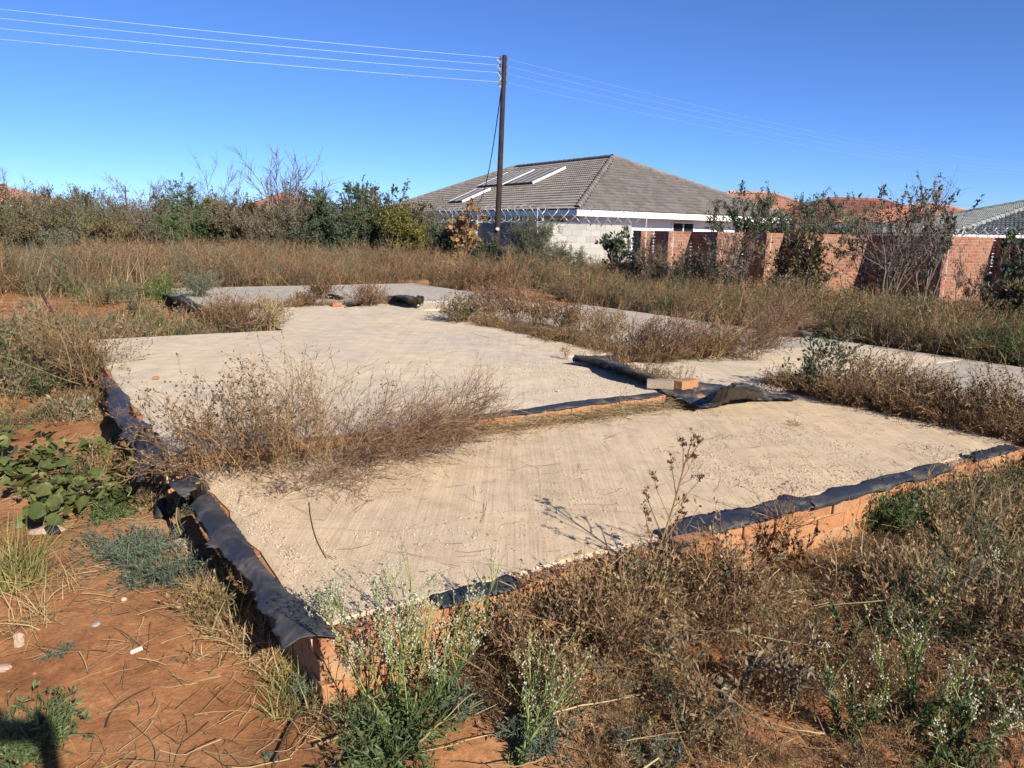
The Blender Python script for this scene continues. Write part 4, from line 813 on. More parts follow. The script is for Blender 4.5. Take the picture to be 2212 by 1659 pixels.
for k, (u, D, top, w, kd, lb) in enumerate([
    (75, 29, 470, 170, 'olive', 'lower olive bush in front of the two olive bushes at the far left'), (160, 28, 480, 150, 'grey', 'grey-green bush in front of the small round dark tree'), (255, 28, 478, 130, 'olive', 'olive bush below the masts'), (300, 31, 455, 120, 'brown', 'dull brown bush right below the masts'),
    (420, 27, 462, 150, 'green', 'green bush below the round green one'), (520, 27, 448, 130, 'olive', 'olive bush just below the far orange roof'), (590, 25.5, 470, 140, 'brown', 'low brown twiggy bush in front of the largest bare tree'), (660, 28, 428, 120, 'olive', 'olive bush right of the largest bare tree'),
    (690, 25, 470, 130, 'dark', 'lower dark green bush left of the large dense one'), (770, 25, 455, 120, 'dark', 'dark green bush right of the large dense one'), (820, 26.2, 440, 90, 'olive', 'olive bush under the open leafy shoots'), (885, 24.4, 488, 100, 'yellow', 'small yellow-green bush below the left fascia end'),
    (10, 30, 455, 130, 'yellow', 'yellow-green bush at the left edge of the photo'), (1090, 22.8, 545, 90, 'fine', 'low fine-leaved bush hugging the power pole'), (1380, 20.0, 560, 90, 'brown', 'low brown bush before the right end of the block wall')]): sh(u, D, top, w, kd, lb, 500+k, leafk=1.1)
# ------------------------------------------------------------------ dry bushes on the slab
def W2(name, u, v, z, label, seed, mats=(VDRY, VDRL), cat_='dry bush', rz=0., group=None, **k):
    p_ = G(u, v, z) if z else gp(u, v, 0.); st, lf = dry_weed(seed, **k); return plant(name, p_, [('stems', st, mats[0], None), ('dead_leaves', lf, mats[1], 'stuff')], label, cat_, group, rz)
lr = dict(br=.16, k1=7, k2=4, wid=.0042)
W2('dry_bush', 455, 1023, .30, 'leftmost dark dry bush of the big clump, with seed heads, by the blue-black plastic', 101, (VDRY, VDRL), h=.50, w=.34, stems=44, seedn=1000, leafn=1500, leafsz=.02, lean=(-.08, -.05), **lr)
W2('dry_bush', 560, 1018, .30, 'second dry bush of the big clump, dark and leafy at its foot', 102, (VDRY, VDRL), h=.54, w=.34, stems=44, seedn=900, leafn=1400, leafsz=.02, **lr)
W2('dry_bush', 665, 1003, .30, 'tall upright dry stalks in the middle of the big clump', 103, (VDRY, VDRL), h=.60, w=.28, stems=42, seedn=700, leafn=800, **lr)
W2('dry_bush', 770, 993, .30, 'reddish dry bush leaning right in the big clump', 104, (VRED, VDRL), h=.50, w=.32, stems=70, seedn=500, leafn=500, lean=(.45, .0), droop=-.11, **lr)
W2('dry_bush', 860, 973, .31, 'combed-over reddish dry bush lying to the right in the big clump', 105, (VRED, VDRL), h=.48, w=.28, stems=85, seedn=400, leafn=400, lean=(.65, .05), droop=-.13, **lr)
W2('dry_bush', 955, 953, .32, 'rightmost dry bush of the big clump, thin stems bending right', 106, (VRED, VDRL), h=.46, w=.26, stems=55, seedn=350, leafn=300, lean=(.5, .1), droop=-.09, **lr)
W2('dry_bush', 720, 1040, .264, 'low flattened mat of dry stems in front of the big clump', 107, (VRED, VDRL), h=.42, w=.5, stems=60, seedn=120, leafn=150, lean=(.25, -.45), droop=-.2, br=.2, k1=6, k2=3)
W2('dry_bush', 190, 822, .20, 'brown-green bush at the far end of the left slab edge', 108, (VDRY, VOLV), h=.60, w=.42, stems=60, seedn=500, leafn=1600, leafsz=.026, **lr)
W2('dry_bush', 135, 800, 0, 'dry leggy bush behind the brown-green bush at the left', 109, (VDRY, VGRY), h=.65, w=.4, stems=50, seedn=300, leafn=1200, leafsz=.028, **lr)
for k, (u, v, z, lb, m, h) in enumerate([
    (470, 712, .30, 'dark brown bush at the left of the trio by the soil notch', (VDRY, VDRL), .42), (525, 715, .30, 'orange-brown bush in the middle of the trio by the soil notch', (VRED, VWLT), .52), (580, 712, .30, 'pale green-brown bush at the right of the trio by the soil notch', (VSTR, VGRY), .44),
    (985, 694, .337, 'dark green-brown clump at the far left of the weed row across the slab', (VDRY, VDGN), .42), (1045, 692, .337, 'second clump of the weed row, reddish and upright', (VRED, VRED), .6), (1105, 690, .337, 'third clump of the weed row, reddish brown', (VRED, VRED), .66), (1165, 700, .32, 'fourth clump of the weed row, sparse brown', (VDRY, VRED), .55),
    (1235, 722, .32, 'fifth clump of the weed row, thin dark stems', (VDRY, VDRL), .5), (1300, 740, .32, 'sixth clump of the weed row, dark and twiggy', (VDRY, VDRL), .5), (1375, 765, .32, 'seventh clump of the weed row, russet and leaning right', (VRED, VRED), .52), (1440, 775, .31, 'eighth clump of the weed row, russet and dense', (VRED, VRED), .54), (1530, 772, .31, 'ninth clump of the weed row, dark brown', (VDRY, VDRL), .6), (1610, 770, .31, 'tallest russet clump at the right end of the weed row', (VRED, VDRL), .68), (1655, 745, .31, 'russet clump behind the right end of the weed row', (VRED, VRED), .8),
    (1845, 868, .26, 'brown bush with stems arching right, beside the grey-green plant', (VDRY, VDRL), .5), (1915, 882, .26, 'dark bush with long bowed stems right of the arching brown one', (VDRY, VDRL), .5), (1985, 896, .26, 'low dark brown bush in the right-hand slab joint', (VDRY, VDRL), .34), (2060, 910, .26, 'second low dark bush in the right-hand slab joint', (VDRY, VDRL), .34), (2135, 924, .26, 'third low dark bush in the right-hand slab joint', (VDRY, VDRL), .38), (2205, 938, .26, 'leggy dark bush in the slab joint at the right edge of the photo', (VDRY, VOLV), .55),
    (692, 645, .335, 'small round dark dry clump on the far slab', (VDRY, VSED), .42), (655, 660, .335, 'low dark straggly plant left of the round clump on the far slab', (VDRY, VDRL), .24), (792, 660, .335, 'spindly reddish plant on the far slab beside the plastic scrap', (VRED, VRED), .42), (432, 640, .335, 'grey-green weed on the far slab near the crumpled plastic', (VGRY, VGRY), .55), (350, 655, .3, 'green weed left of the crumpled plastic at the far left slab corner', (VGST, VGRN), .5)]):
    D_ = float(G(u, v, z)[1]); n = 60 if D_ > 10 else 70
    W2('dry_bush', u, v, z, lb, 120+k, m, 'dry bush', h=h*.92, w=h*.62, stems=n, seedn=500, leafn=1500, leafsz=.022 if D_ < 10 else .03, lean=(.30, 0) if 9 <= k <= 16 else (.05, 0), wid=.004+.0003*D_, br=.18, k1=6, k2=3, droop=-.06)
def GR(u, v, z, label, seed, **k):
    st, lf = dry_weed(seed, **k); return st, lf
st, lf = dry_weed(160, h=.45, w=.2, stems=26, k1=5, k2=2, leafn=900, leafsz=.045, seedn=100, br=.08); plant('grey_green_bush', G(1772, 845, .30), [('stems', st, VGST, None), ('leaves', lf, VGRY, 'stuff')], 'grey-green leafy bush at the corner of the slab joint near the plastic tail', 'bush')
W2('dry_tuft', 1718, 918, .263, 'tiny dry tuft lying alone on the front slab', 161, h=.06, w=.12, stems=20, k1=3, k2=0, leafn=60, seedn=0, br=.05)
W2('dry_tuft', 1222, 775, .337, 'small upright dry tuft beside the black plastic roll', 162, h=.16, w=.08, stems=14, k1=3, k2=2, leafn=60, seedn=60, br=.04)
W2('dry_tuft', 240, 838, .337, 'sparse reddish weed at the left corner of the main slab', 163, (VRED, VDRL), h=.16, w=.2, stems=14, k1=4, k2=2, leafn=100, seedn=60, br=.06)
W2('dry_tuft', 1690, 1135, .264, 'sprawling dry tuft on the front slab edge above the plastic', 164, (VDRY, VDRL), h=.24, w=.28, stems=22, k1=4, k2=2, leafn=60, seedn=60, br=.04)
W2('dry_tuft', 600, 1060, .264, 'flat dry litter tuft at the near left corner of the slab step', 165, (VRED, VDRL), h=.10, w=.3, stems=26, k1=3, k2=2, leafn=120, seedn=0, br=.12)
for u, v, lb, sd_ in ((915, 668, 'small green seedling on the far slab left of the weed row', 166), (1345, 905, 'thin wiry seedling growing on the brick step', 167)):
    W2('seedling', u, v, .337, lb, sd_, (VGST, VGRN), 'seedling', h=.22, w=.08, stems=6, k1=4, k2=1, leafn=80, seedn=0, br=.02)
# tall dry stem with seed heads at the front edge
rng = np.random.default_rng(170); e_ = gp(1372, 1335, 0.); tp = AT(1484, 985, e_[1]+.12); g1, g2 = Geo(), Geo()
C0 = cat(np.array([[0, 0, 0], (tp-e_)*.3+[.0, 0, 0], (tp-e_)*.62+[.01, 0, 0], tp-e_]), 12)[None]; tube(g1, C0, .0065, .003, 6, .4)
idx = np.zeros(11, int); P1, T1 = on(C0, idx, np.array([.42, .48, .55, .6, .66, .72, .78, .84, .9, .95, .99])); D1 = unit(T1*.9+np.stack([np.array([-1, 1, -1, 1, -.8, .8, -.5, .9, -.3, .6, .1])*.75, rng.normal(0, .3, 11), np.zeros(11)], -1)); C1 = grow(rng, P1, D1, np.array([.2, .17, .22, .15, .17, .16, .13, .12, .1, .1, .07]), 6, .05, (0, 0, .08)); tube(g1, C1, .0028, .0014, 4, .4)
P2, D2, _ = kids(rng, C1, 4, .55, 1., .45, .25); C2 = grow(rng, P2, D2, rng.uniform(.02, .05, len(P2)), 3, .08, (0, 0, .1)); strip(g1, rng, C2, .002, .6)
tips = np.concatenate([C1[:, -1], C2[:, -1]])
for tpt in tips: leaves(g2, rng, np.repeat(tpt[None], 9, 0)+rng.normal(0, .003, (9, 3)), .017, .35, np.repeat(np.array([[0, 0, 1.]]), 9, 0)+rng.normal(0, .5, (9, 3)))
plant('tall_dry_stem', e_, [('stems', g1, VDRY, None), ('seed_heads', g2, VSED, 'stuff')], 'tall single dry stem with dark tufted seed heads rising before the slab', 'dry plant')

# ------------------------------------------------------------------ foreground plants
def flw(u, v, label, seed, ros=True, nm='white_flowered_weed', **k):
    st, lf, fl = flower_weed(seed, rosette=ros, **k); return plant(nm, gp(u, v, 0.), [('stems', st, VGST, None), ('leaves', lf, VFEA, 'stuff'), ('flower_heads', fl, VFLW, 'stuff')], label, 'flowering weed')
flw(868, 1575, 'largest white-flowered weed, bushy, at the bottom centre before the plinth corner', 201, h=.52, w=.40, stems=10, flowers=1700, lean=(-.12, .25))
flw(790, 1500, 'white-flowered weed leaning left over the plinth corner', 202, False, h=.40, w=.3, stems=6, flowers=700, lean=(-.2, .3))
flw(960, 1500, 'slender white-flowered weed right of the largest one', 203, False, h=.42, w=.3, stems=6, flowers=600, lean=(.1, .3))
flw(1110, 1650, 'straggly white-flowered weed with stems reaching right at the bottom edge', 204, False, h=.36, w=.4, stems=6, flowers=300, lean=(.55, .25))
flw(1960, 1560, 'yellowish white-flowered weed in the lower right', 205, True, h=.38, w=.28, stems=6, flowers=220)
flw(2060, 1640, 'low flowering weed at the bottom right', 206, True, h=.26, w=.26, stems=6, flowers=260)
flw(1830, 1600, 'small white-flowered weed left of the yellowish one', 207, False, h=.3, w=.14, stems=3, flowers=120)
flw(2140, 1330, 'thin flowering weed with cream heads near the right edge', 208, False, h=.24, w=.2, stems=4, flowers=160)
def fth(u, v, label, seed, r, mat=VBLU, n=34, up=.5, leaf=.02, cat_='feathery plant', fl=0, z=0.):
    st, lf = feathery(seed, r, n, up, leaf); return plant('feathery_plant', gp(u, v, 0.), [('stems', st, VGST if mat is VFEA else VGRY, None), ('leaves', lf, mat, 'stuff')], label, cat_)
fth(850, 1625, 'lush feathery green rosette at the foot of the largest flowering weed', 221, .26, VFEA, 60, .7, .026)
fth(270, 1195, 'wide blue-green feathery mat on the red soil, the upper one', 222, .25, VBLU, 120, .25, .02)
fth(350, 1240, 'blue-green feathery mat overlapping the first, nearer the plinth', 223, .23, VBLU, 110, .3, .02)
fth(676, 1500, 'small blue-grey feathery plant at the plinth corner', 224, .10, VBLU, 44, .9, .016)
fth(1003, 1535, 'blue-grey feathery plant right of the lush green rosette', 225, .12, VBLU, 36, .8, .018)
fth(1165, 1610, 'blue-grey feathery plant at the bottom centre right', 226, .14, VBLU, 40, .8, .018)
fth(1395, 1640, 'dark feathery plant cut by the bottom edge', 227, .13, VBLU, 34, .7, .02)
fth(1530, 1545, 'small bluish feathery plant in the brown weeds right of centre', 228, .10, VBLU, 30, .7, .016)
fth(2012, 1375, 'bluish feathery plant among dark weeds at the right', 229, .09, VBLU, 30, .9, .016)
fth(124, 1413, 'tiny blue-green feathery plant alone on bare soil', 230, .055, VBLU, 30, .35, .012)
fth(590, 1640, 'tiny feathery seedling beside the long twig at the bottom', 231, .03, VBLU, 14, .6, .010)
fth(75, 1640, 'upright feathery green plant at the bottom left corner', 232, .22, VFEA, 50, 1.5, .026)
fth(245, 1120, 'feathery green tuft just right of the broad-leaved plant', 233, .14, VFEA, 36, .8, .022)
fth(395, 1110, 'grey-green weed on the dry straw below the cables', 234, .13, VGRY, 34, .9, .024)
fth(112, 838, 'bright green low plant beneath the brown-green bush at the left', 235, .24, VGRN, 50, .5, .045)
fth(1930, 1150, 'bright green feathery bush against the front plinth', 236, .26, VFEA, 80, 1.5, .03)
fth(1975, 1130, 'darker feathery bush just right of the bright green one', 237, .22, VDGN, 60, 1.6, .028)
fth(70, 740, 'dark green low patch near the brick row at the far left', 238, .45, VDGN, 60, .4, .06)
fth(2150, 1540, 'feathery green plant at the right edge of the foreground', 239, .14, VFEA, 34, .8, .022)
# broad-leaved creeper: every leaf its own piece
def leaf_mesh():
    g = Geo(); t = np.linspace(0, 1, 6); w = np.array([.06, .34, .44, .38, .22, .02]); x = np.stack([-w, -w*.5, np.zeros(6), w*.5, w], -1); V = []
    for i in range(6):
        for j in range(5): V.append([x[i, j], t[i], .10*abs(x[i, j])*2-.30*t[i]**2+.05*math.sin(9*t[i]+5*x[i, j])])
    q = (np.arange(5)[:, None]*5+np.arange(4)[None])[..., None]; return g.add(np.array(V), np.concatenate([q, q+1, q+6, q+5], -1)).mesh('leaf', True)
LM = leaf_mesh(); LM.materials.append(VLEA); rng = np.random.default_rng(260)
cp = empty('broad_leaved_plant', gp(150, 1090, 0), 'sprawling plant with broad green leaves left of the slab edge', 'plant')
vn = Geo(); R_ = []
for k in range(22):
    u, v = rng.uniform(-20, 265), rng.uniform(985, 1128); p = gp(u, v, .01)-np.array(cp.location); R_.append(p)
P_ = np.array(R_); a = rng.uniform(0, 6.28, 22); Cv = grow(rng, P_, np.stack([np.cos(a), np.sin(a), np.full(22, .45)], -1), rng.uniform(.3, .55, 22), 8, .12, (0, 0, -.05)); tube(vn, Cv, .005, .0025, 4, rng.random(22)); obj('vine_stems', vn.mesh('vine_stems'), VGST, cp)
for k in range(420):
    i = rng.integers(0, 22); p, t = on(Cv, np.array([i]), np.array([rng.random()])); p = p[0]+[rng.normal(0, .03), rng.normal(0, .03), rng.uniform(.01, .07)]; wp = p+np.array(cp.location)
    if toab(wp)[0] > -.14 or PROJ(wp)[1] > 1140 or PROJ(wp)[0] < -60: continue
    p[2] = max(p[2], float(hgt(wp[0], wp[1]))-cp.location[2]+.03); s_ = rng.uniform(.035, .10)
    o = obj('leaf', LM, None, cp); o.location = Vector(p); o.scale = (s_, s_, s_); o.rotation_euler = (rng.normal(.1, .5), rng.normal(0, .5), rng.uniform(0, 6.28))
# grass clumps
def gt(u, v, label, seed, mat, nm='grass_clump', **k): return plant(nm, gp(u, v, 0.), [('blades', grass_tuft(seed, **k), mat, 'stuff')], label, 'grass clump')
gt(30, 1262, 'yellow-green grass clump at the left edge of the photo', 270, VYGR, h=.34, r=.11, n=260, wid=.0065, spread=.8)
gt(60, 1350, 'flattened dry straw clump below the yellow-green grass', 271, VSTR, h=.26, r=.1, n=150, wid=.004, spread=1.6, droop=-.25)
gt(110, 1275, 'thin dry grass beside the yellow-green clump', 272, VSTR, h=.2, r=.12, n=110, wid=.003, spread=1.4, droop=-.2)
for k, (u, v, h) in enumerate([(470, 1310, .16), (520, 1290, .15), (440, 1270, .13), (560, 1350, .14), (505, 1365, .16), (545, 1398, .15), (480, 1240, .12), (430, 1215, .12), (590, 1440, .12), (640, 1475, .13), (700, 1540, .14), (760, 1570, .14), (620, 1530, .12)]):
    o = gt(u, v, 'dry straw tussock by the left plinth, %s counting from the front corner' % ['sixth', 'eighth', 'ninth', 'fifth', 'fourth', 'third', 'tenth', 'eleventh', 'second', 'first', 'twelfth', 'thirteenth', 'seventh'][k], 280+k, VSTR if k % 3 else VYGR, 'straw_tussock', h=h, r=.09, n=150, wid=.005, spread=1.5, droop=-.16); o['group'] = 'straw tussocks by the plinth'
for k, (u, v) in enumerate([(410, 1420), (125, 1060), (330, 1100), (310, 1085), (360, 1090)]):
    o = gt(u, v, ['spiky little tuft of dry grass alone on the bare soil', 'dry grass poking through the broad-leaved plant', 'pale straw heap left of the cables, rear one', 'pale straw heap left of the cables, front one', 'pale straw heap right under the cables'][k], 300+k, VSTR, 'dry_grass', h=[.06, .2, .16, .16, .15][k], r=.06, n=[40, 60, 160, 160, 140][k], wid=.005, spread=1.3, droop=-.2)
def pw(u, v, label, seed, mat=VPAL, h=.3, **k):
    st, lf = dry_weed(seed, h=h, w=.12, stems=5, k1=4, k2=1, leafn=190, leafsz=.03, seedn=60, br=.03, wid=.006, **k); return plant('withered_weed', gp(u, v, 0.), [('stems', st, VDRY, None), ('leaves', lf, mat, 'stuff')], label, 'withered weed')
pw(1595, 1530, 'pale withered weed with drooping silvery leaves right of centre', 320, h=.36); pw(1705, 1545, 'second pale withered weed, smaller, right of the silvery one', 321, h=.24); pw(1490, 1600, 'brown withered weed with curled leaves at the bottom right of centre', 322, VDRL, .34)
pw(2190, 1620, 'pale starry withered plant in the bottom right corner', 323, h=.18); pw(1870, 1420, 'green-leaved weed standing in the matted dry stems', 324, VGRN, .22); pw(1660, 1230, 'dry-leaved weed hanging before the plinth bricks', 325, VDRL, .3); pw(1725, 1250, 'second dry-leaved weed against the plinth bricks', 326, VDRL, .26)

# ------------------------------------------------------------------ masses: field weeds, litter, gravel
def ground_pts(rng, n, x0, x1, y0, y1, keep, z=True):
    x = rng.uniform(x0, x1, n); y = rng.uniform(y0, y1, n); m = keep(x, y); x, y = x[m], y[m]; return np.stack([x, y, hgt(x, y)-.01], -1)
def wp(seed, mats, n=5, **k):
    out = []
    for i in range(n):
        st, lf = dry_weed(seed+i, **k); g = Geo()
        for q in (st, lf): g.add(np.concatenate(q.v), np.concatenate(q.f), np.concatenate(q.r))
        out.append((g.mesh('weed'), mats[i % len(mats)]))
    return out
def gpz(seed, mats, cnt=4, **k): return [(grass_tuft(seed+i, **k).mesh('tuft'), mats[i % len(mats)]) for i in range(cnt)]
infr = lambda x, y, m=.72: (np.abs(x) < y*m+1.5)
rng = np.random.default_rng(400)
far = dict(h=.85, w=.5, stems=11, k1=5, k2=2, leafn=70, seedn=60, br=.2, wid=.010, leafsz=.035)
cl_ = lambda x, y, s=.35, o=0: fbm(x*s+o, y*s-o, 3)
behind = lambda x, y: ~in_slab(x, y, .12) & infr(x, y)
pts = ground_pts(rng, 13000, -16, 12, 12.5, 27, lambda x, y: behind(x, y) & (toab(np.stack([x, y], -1))[1] > 13) & (x > -9-2*(y-15)*.2) & (x < 9) & (cl_(x, y) > .33)); pts = pts[pts[:, 1] > 14.5]
scat('field_weeds', wp(401, [VRED, VDRY, VRED, VDRL, VRED, VOLV, VGRY, VDRY], 8, **far), pts, 'dense reddish-brown dry weeds filling the field behind the slab', 'weeds', 402, .55, 1.1, sc=(.5+.7*cl_(pts[:, 0], pts[:, 1], .25, 7))*np.clip(1.25-.028*(pts[:, 1]-14), .75, 1.2))
pts = ground_pts(rng, 11000, -34, 6, 14, 40, lambda x, y: behind(x, y) & (toab(np.stack([x, y], -1))[1] > 11) & (x < -4.5+.0*y) & (cl_(x, y, .3, 3) > .36))
scat('tall_field_grass', gpz(411, [VOLV, VSTR, VSTR, VPAL], 4, h=.9, r=.22, n=34, wid=.014, spread=.4)+wp(417, [VOLV, VGRY, VRED, VTHK, VOLV, VGRY], 6, **far), pts, 'tall straw and olive grass across the left of the field', 'grass', 412, .5, 1.05, sc=(.45+.7*cl_(pts[:, 0], pts[:, 1], .2, 5))*np.clip(1.2-.025*(pts[:, 1]-14), .6, 1.2))
a_of = lambda x, y: toab(np.stack([x, y], -1))
pts = ground_pts(rng, 20000, 1, 17, 7, 22, lambda x, y: behind(x, y) & (a_of(x, y)[0] > 8.55) & (y < 21-.02*x) & (cl_(x, y, .5, 11) > .34))
scat('verge_weeds', wp(421, [VTHK, VDRY, VOLV, VPAL, VRED, VDRL, VTHK], 8, h=.55, w=.45, stems=12, k1=5, k2=2, leafn=80, seedn=60, br=.16, wid=.007, leafsz=.028)+wp(571, [VDRL, VGRN, VDRY], 3, h=.68, w=.55, stems=18, k1=6, k2=2, leafn=300, seedn=80, br=.2, wid=.008, leafsz=.04)+gpz(431, [VSTR, VYGR, VPAL, VSTR], 4, h=.55, r=.14, n=40, wid=.009, spread=.4), pts, 'thick brown and straw-coloured weeds between the slab and the brick wall', 'weeds', 422, .5, 1.15, sc=(.3+1.0*cl_(pts[:, 0], pts[:, 1], .4, 2))*np.clip(1.1-.085*(a_of(pts[:, 0], pts[:, 1])[0]-9), .34, 1.05))
pts = ground_pts(rng, 9000, -16, -1, 6.2, 17, lambda x, y: behind(x, y) & ((a_of(x, y)[0] < -.1) | ((a_of(x, y)[1] > 7.6) & (a_of(x, y)[0] < 2.0))) & (a_of(x, y)[0] > -14) & (cl_(x, y, .6, 21) > .51-.022*(y-6)) & ~((a_of(x, y)[0] > -1.6) & (a_of(x, y)[1] > 8.3) & (vnoise(x*4, y*4) < .72)))
scat('low_green_weeds', wp(441, [VGRY, VOLV, VRED, VOLV, VGRY, VGRN, VDRY, VPAL], 8, h=.34, w=.3, stems=14, k1=5, k2=2, leafn=170, seedn=20, br=.12, wid=.006, leafsz=.042)+gpz(449, [VSTR, VYGR, VSTR], 3, h=.4, r=.12, n=40, wid=.007, spread=.5), pts, 'low mixed green and straw weeds on the red soil left of the slab', 'weeds', 442, .5, 1.2, sc=.5+.9*cl_(pts[:, 0], pts[:, 1], .5, 6))
pts = ground_pts(rng, 5200, -4.6, -.4, 2.9, 7.0, lambda x, y: ~in_slab(x, y, .12) & (a_of(x, y)[0] < -.14) & (cl_(x, y, .9, 33) > .60-.05*(y-2.9)) & ~((a_of(x, y)[0] > -.9) & (y < 2.9)))
scat('path_weeds', wp(451, [VGRY, VOLV, VDRY, VSTR, VGRN, VRED], 6, h=.16, w=.16, stems=12, k1=5, k2=2, leafn=120, seedn=20, br=.06, wid=.003, leafsz=.02)+gpz(457, [VSTR, VYGR, VSTR], 3, h=.16, r=.06, n=50, wid=.0035, spread=1.1, droop=-.15), pts, 'patchy low weeds and dry grass on the soil left of the slab edge', 'weeds', 452, .5, 1.25)
front = lambda x, y: (a_of(x, y)[1] < -.06) & (a_of(x, y)[0] > .25) & infr(x, y, .75)
pts = ground_pts(rng, 8000, -.8, 7.5, 1.75, 7, lambda x, y: front(x, y) & (cl_(x, y, 1.1, 41) > .33) & (a_of(x, y)[0] > .45+.5*vnoise(x*3, y*3)))
ab_ = a_of(pts[:, 0], pts[:, 1])
scat('front_weeds', wp(461, [VDRY, VRED, VDRL, VDRY, VOLV], 5, h=.23, w=.2, stems=13, k1=6, k2=3, leafn=110, seedn=110, br=.06, wid=.0026, leafsz=.012)+wp(561, [VDRY, VSTR, VGRY, VRED, VSTR], 5, h=.25, w=.2, stems=8, k1=4, k2=2, leafn=120, seedn=60, br=.06, wid=.0045, leafsz=.02), pts, 'tangled brown dry weeds in front of the brick plinth', 'weeds', 462, .45, 1.15, .2, sc=np.clip(.45+.75*cl_(pts[:, 0], pts[:, 1], .8, 8)+.10*(ab_[0]-2)+np.where(ab_[0] < 1.7, .65, -.30)*np.where(ab_[0] < .6, .4, 1.)*np.exp(-((ab_[1]+.25)/.35)**2), .3, 1.55)*np.clip(.55+.45*(pts[:, 1]-1.9)/1.1, .55, 1.))
pts = ground_pts(rng, 4200, .6, 7.5, 1.75, 7, lambda x, y: front(x, y) & (a_of(x, y)[0] > 1.9+.9*vnoise(x*2, y*2)) & ((a_of(x, y)[1] < -.45) | (a_of(x, y)[0] > 3.4)) & (cl_(x, y, 1., 51) > .42))
scat('right_weeds', wp(471, [VDRY, VSTR, VOLV, VGRN, VDRY, VGRY, VRED], 7, h=.28, w=.24, stems=14, k1=6, k2=2, leafn=200, seedn=60, br=.08, wid=.003, leafsz=.024), pts, 'taller dark leafy weeds at the right of the foreground', 'weeds', 472, .5, 1.2, .15)
pts = ground_pts(rng, 700, -34, 1.5, 29, 44, lambda x, y: infr(x, y) & (x < .0-.0*y))
scat('far_thicket', wp(520, [VGRY, VOLV, VDGN, VTHK, VOLV, VTHK, VGRY], 8, h=2.1, w=1.3, stems=16, k1=7, k2=4, leafn=700, seedn=300, br=.35, wid=.02, leafsz=.09, droop=-.02), pts, 'hazy grey-green thicket closing the left of the field', 'thicket', 521, .7, 1.12)
jp = []
for n, a0, a1, b0, b1, z in ((260, 4.98, 5.16, -2., 2.2, .245), (150, 4.7, 4.98, 3.8, 7.5, .25), (90, 4.8, 6.2, 3.65, 3.8, .27), (20, 4.15, 4.3, 2.3, 4.0, .26), (90, 1.7, 4.9, 10.2, 10.5, .25)):
    jp += [AB(i, j, z) for i, j in zip(rng.uniform(a0, a1, n), rng.uniform(b0, b1, n))]
scat('joint_weeds', wp(540, [VDRY, VDRL, VRED, VDRY, VOLV], 6, h=.26, w=.22, stems=16, k1=6, k2=2, leafn=130, seedn=80, br=.07, wid=.004, leafsz=.022), np.array(jp), 'low brown weeds growing in the soil joints between the slabs', 'weeds', 541, .4, 1.0)
# fallen straw
rs = np.random.default_rng(480); protos = []
for k in range(8):
    g = Geo(); C = grow(rs, np.zeros((1, 3)), np.array([[1., rs.normal(0, .1), .02]]), rs.uniform(.07, .26), 7, .13, (0, 0, -.01)); C -= C.mean(1, keepdims=True); C[..., 2] = np.abs(C[..., 2])*.5+.004; tube(g, C, .0016, .0009, 3, rs.random()); protos.append((g.mesh('straw'), VSTR if k % 4 else VPAL))
pts = ground_pts(rng, 15000, -3.4, 5.2, 1.7, 6.5, lambda x, y: ~in_slab(x, y, .1) & infr(x, y, .75) & (cl_(x, y, 1.3, 61)+.16*front(x, y)+.14*np.exp(-((a_of(x, y)[0]+.4)/.3)**2) > .53)); pts[:, 2] += .014
scat('fallen_straw', protos, pts, 'loose dry straw and stalks strewn over the red soil', 'straw', 481, .5, 1.3, .10)
p2 = ground_pts(rng, 2600, -.8, 6.5, 1.8, 6, lambda x, y: front(x, y) & (a_of(x, y)[0] > .2) & (cl_(x, y, 1.6, 71) > .45)); p2[:, 2] += rng.uniform(.02, .13, len(p2)); pr2 = []
for k in range(8):
    g = Geo(); C = grow(rs, np.zeros((1, 3)), np.array([[1., rs.normal(0, .1), .02]]), rs.uniform(.16, .42), 9, .08, (0, 0, -.01)); C -= C.mean(1, keepdims=True); tube(g, C, .0028, .0014, 4, rs.random()); pr2.append((g.mesh('stalk'), VSTR if k % 2 else VPAL))
scat('matted_stalks', pr2, p2, 'pale broken stalks lying matted through the dry weeds before the plinth', 'straw', 483, .5, 1.2, .16)
sp = []
for b0, a0, a1, n in ((2.1, .2, 4.0, 2200), (2.05, 1.6, 4.0, 900)): a = rng.uniform(a0, a1, n); b = b0-np.abs(rng.normal(0, .09, n)); sp += [AB(i, j, .268+abs(rng.normal(0, .028))*(j > 1.9)) for i, j in zip(a, b)]
a = rng.uniform(.1, 4.9, 260); b = rng.uniform(.1, 2.1, 260); sp += [AB(i, j, .266) for i, j in zip(a, b)]
scat('slab_straw', protos, np.array(sp), 'dry stalks swept against the brick step on the slab', 'straw', 482, .4, 1.1, .06)
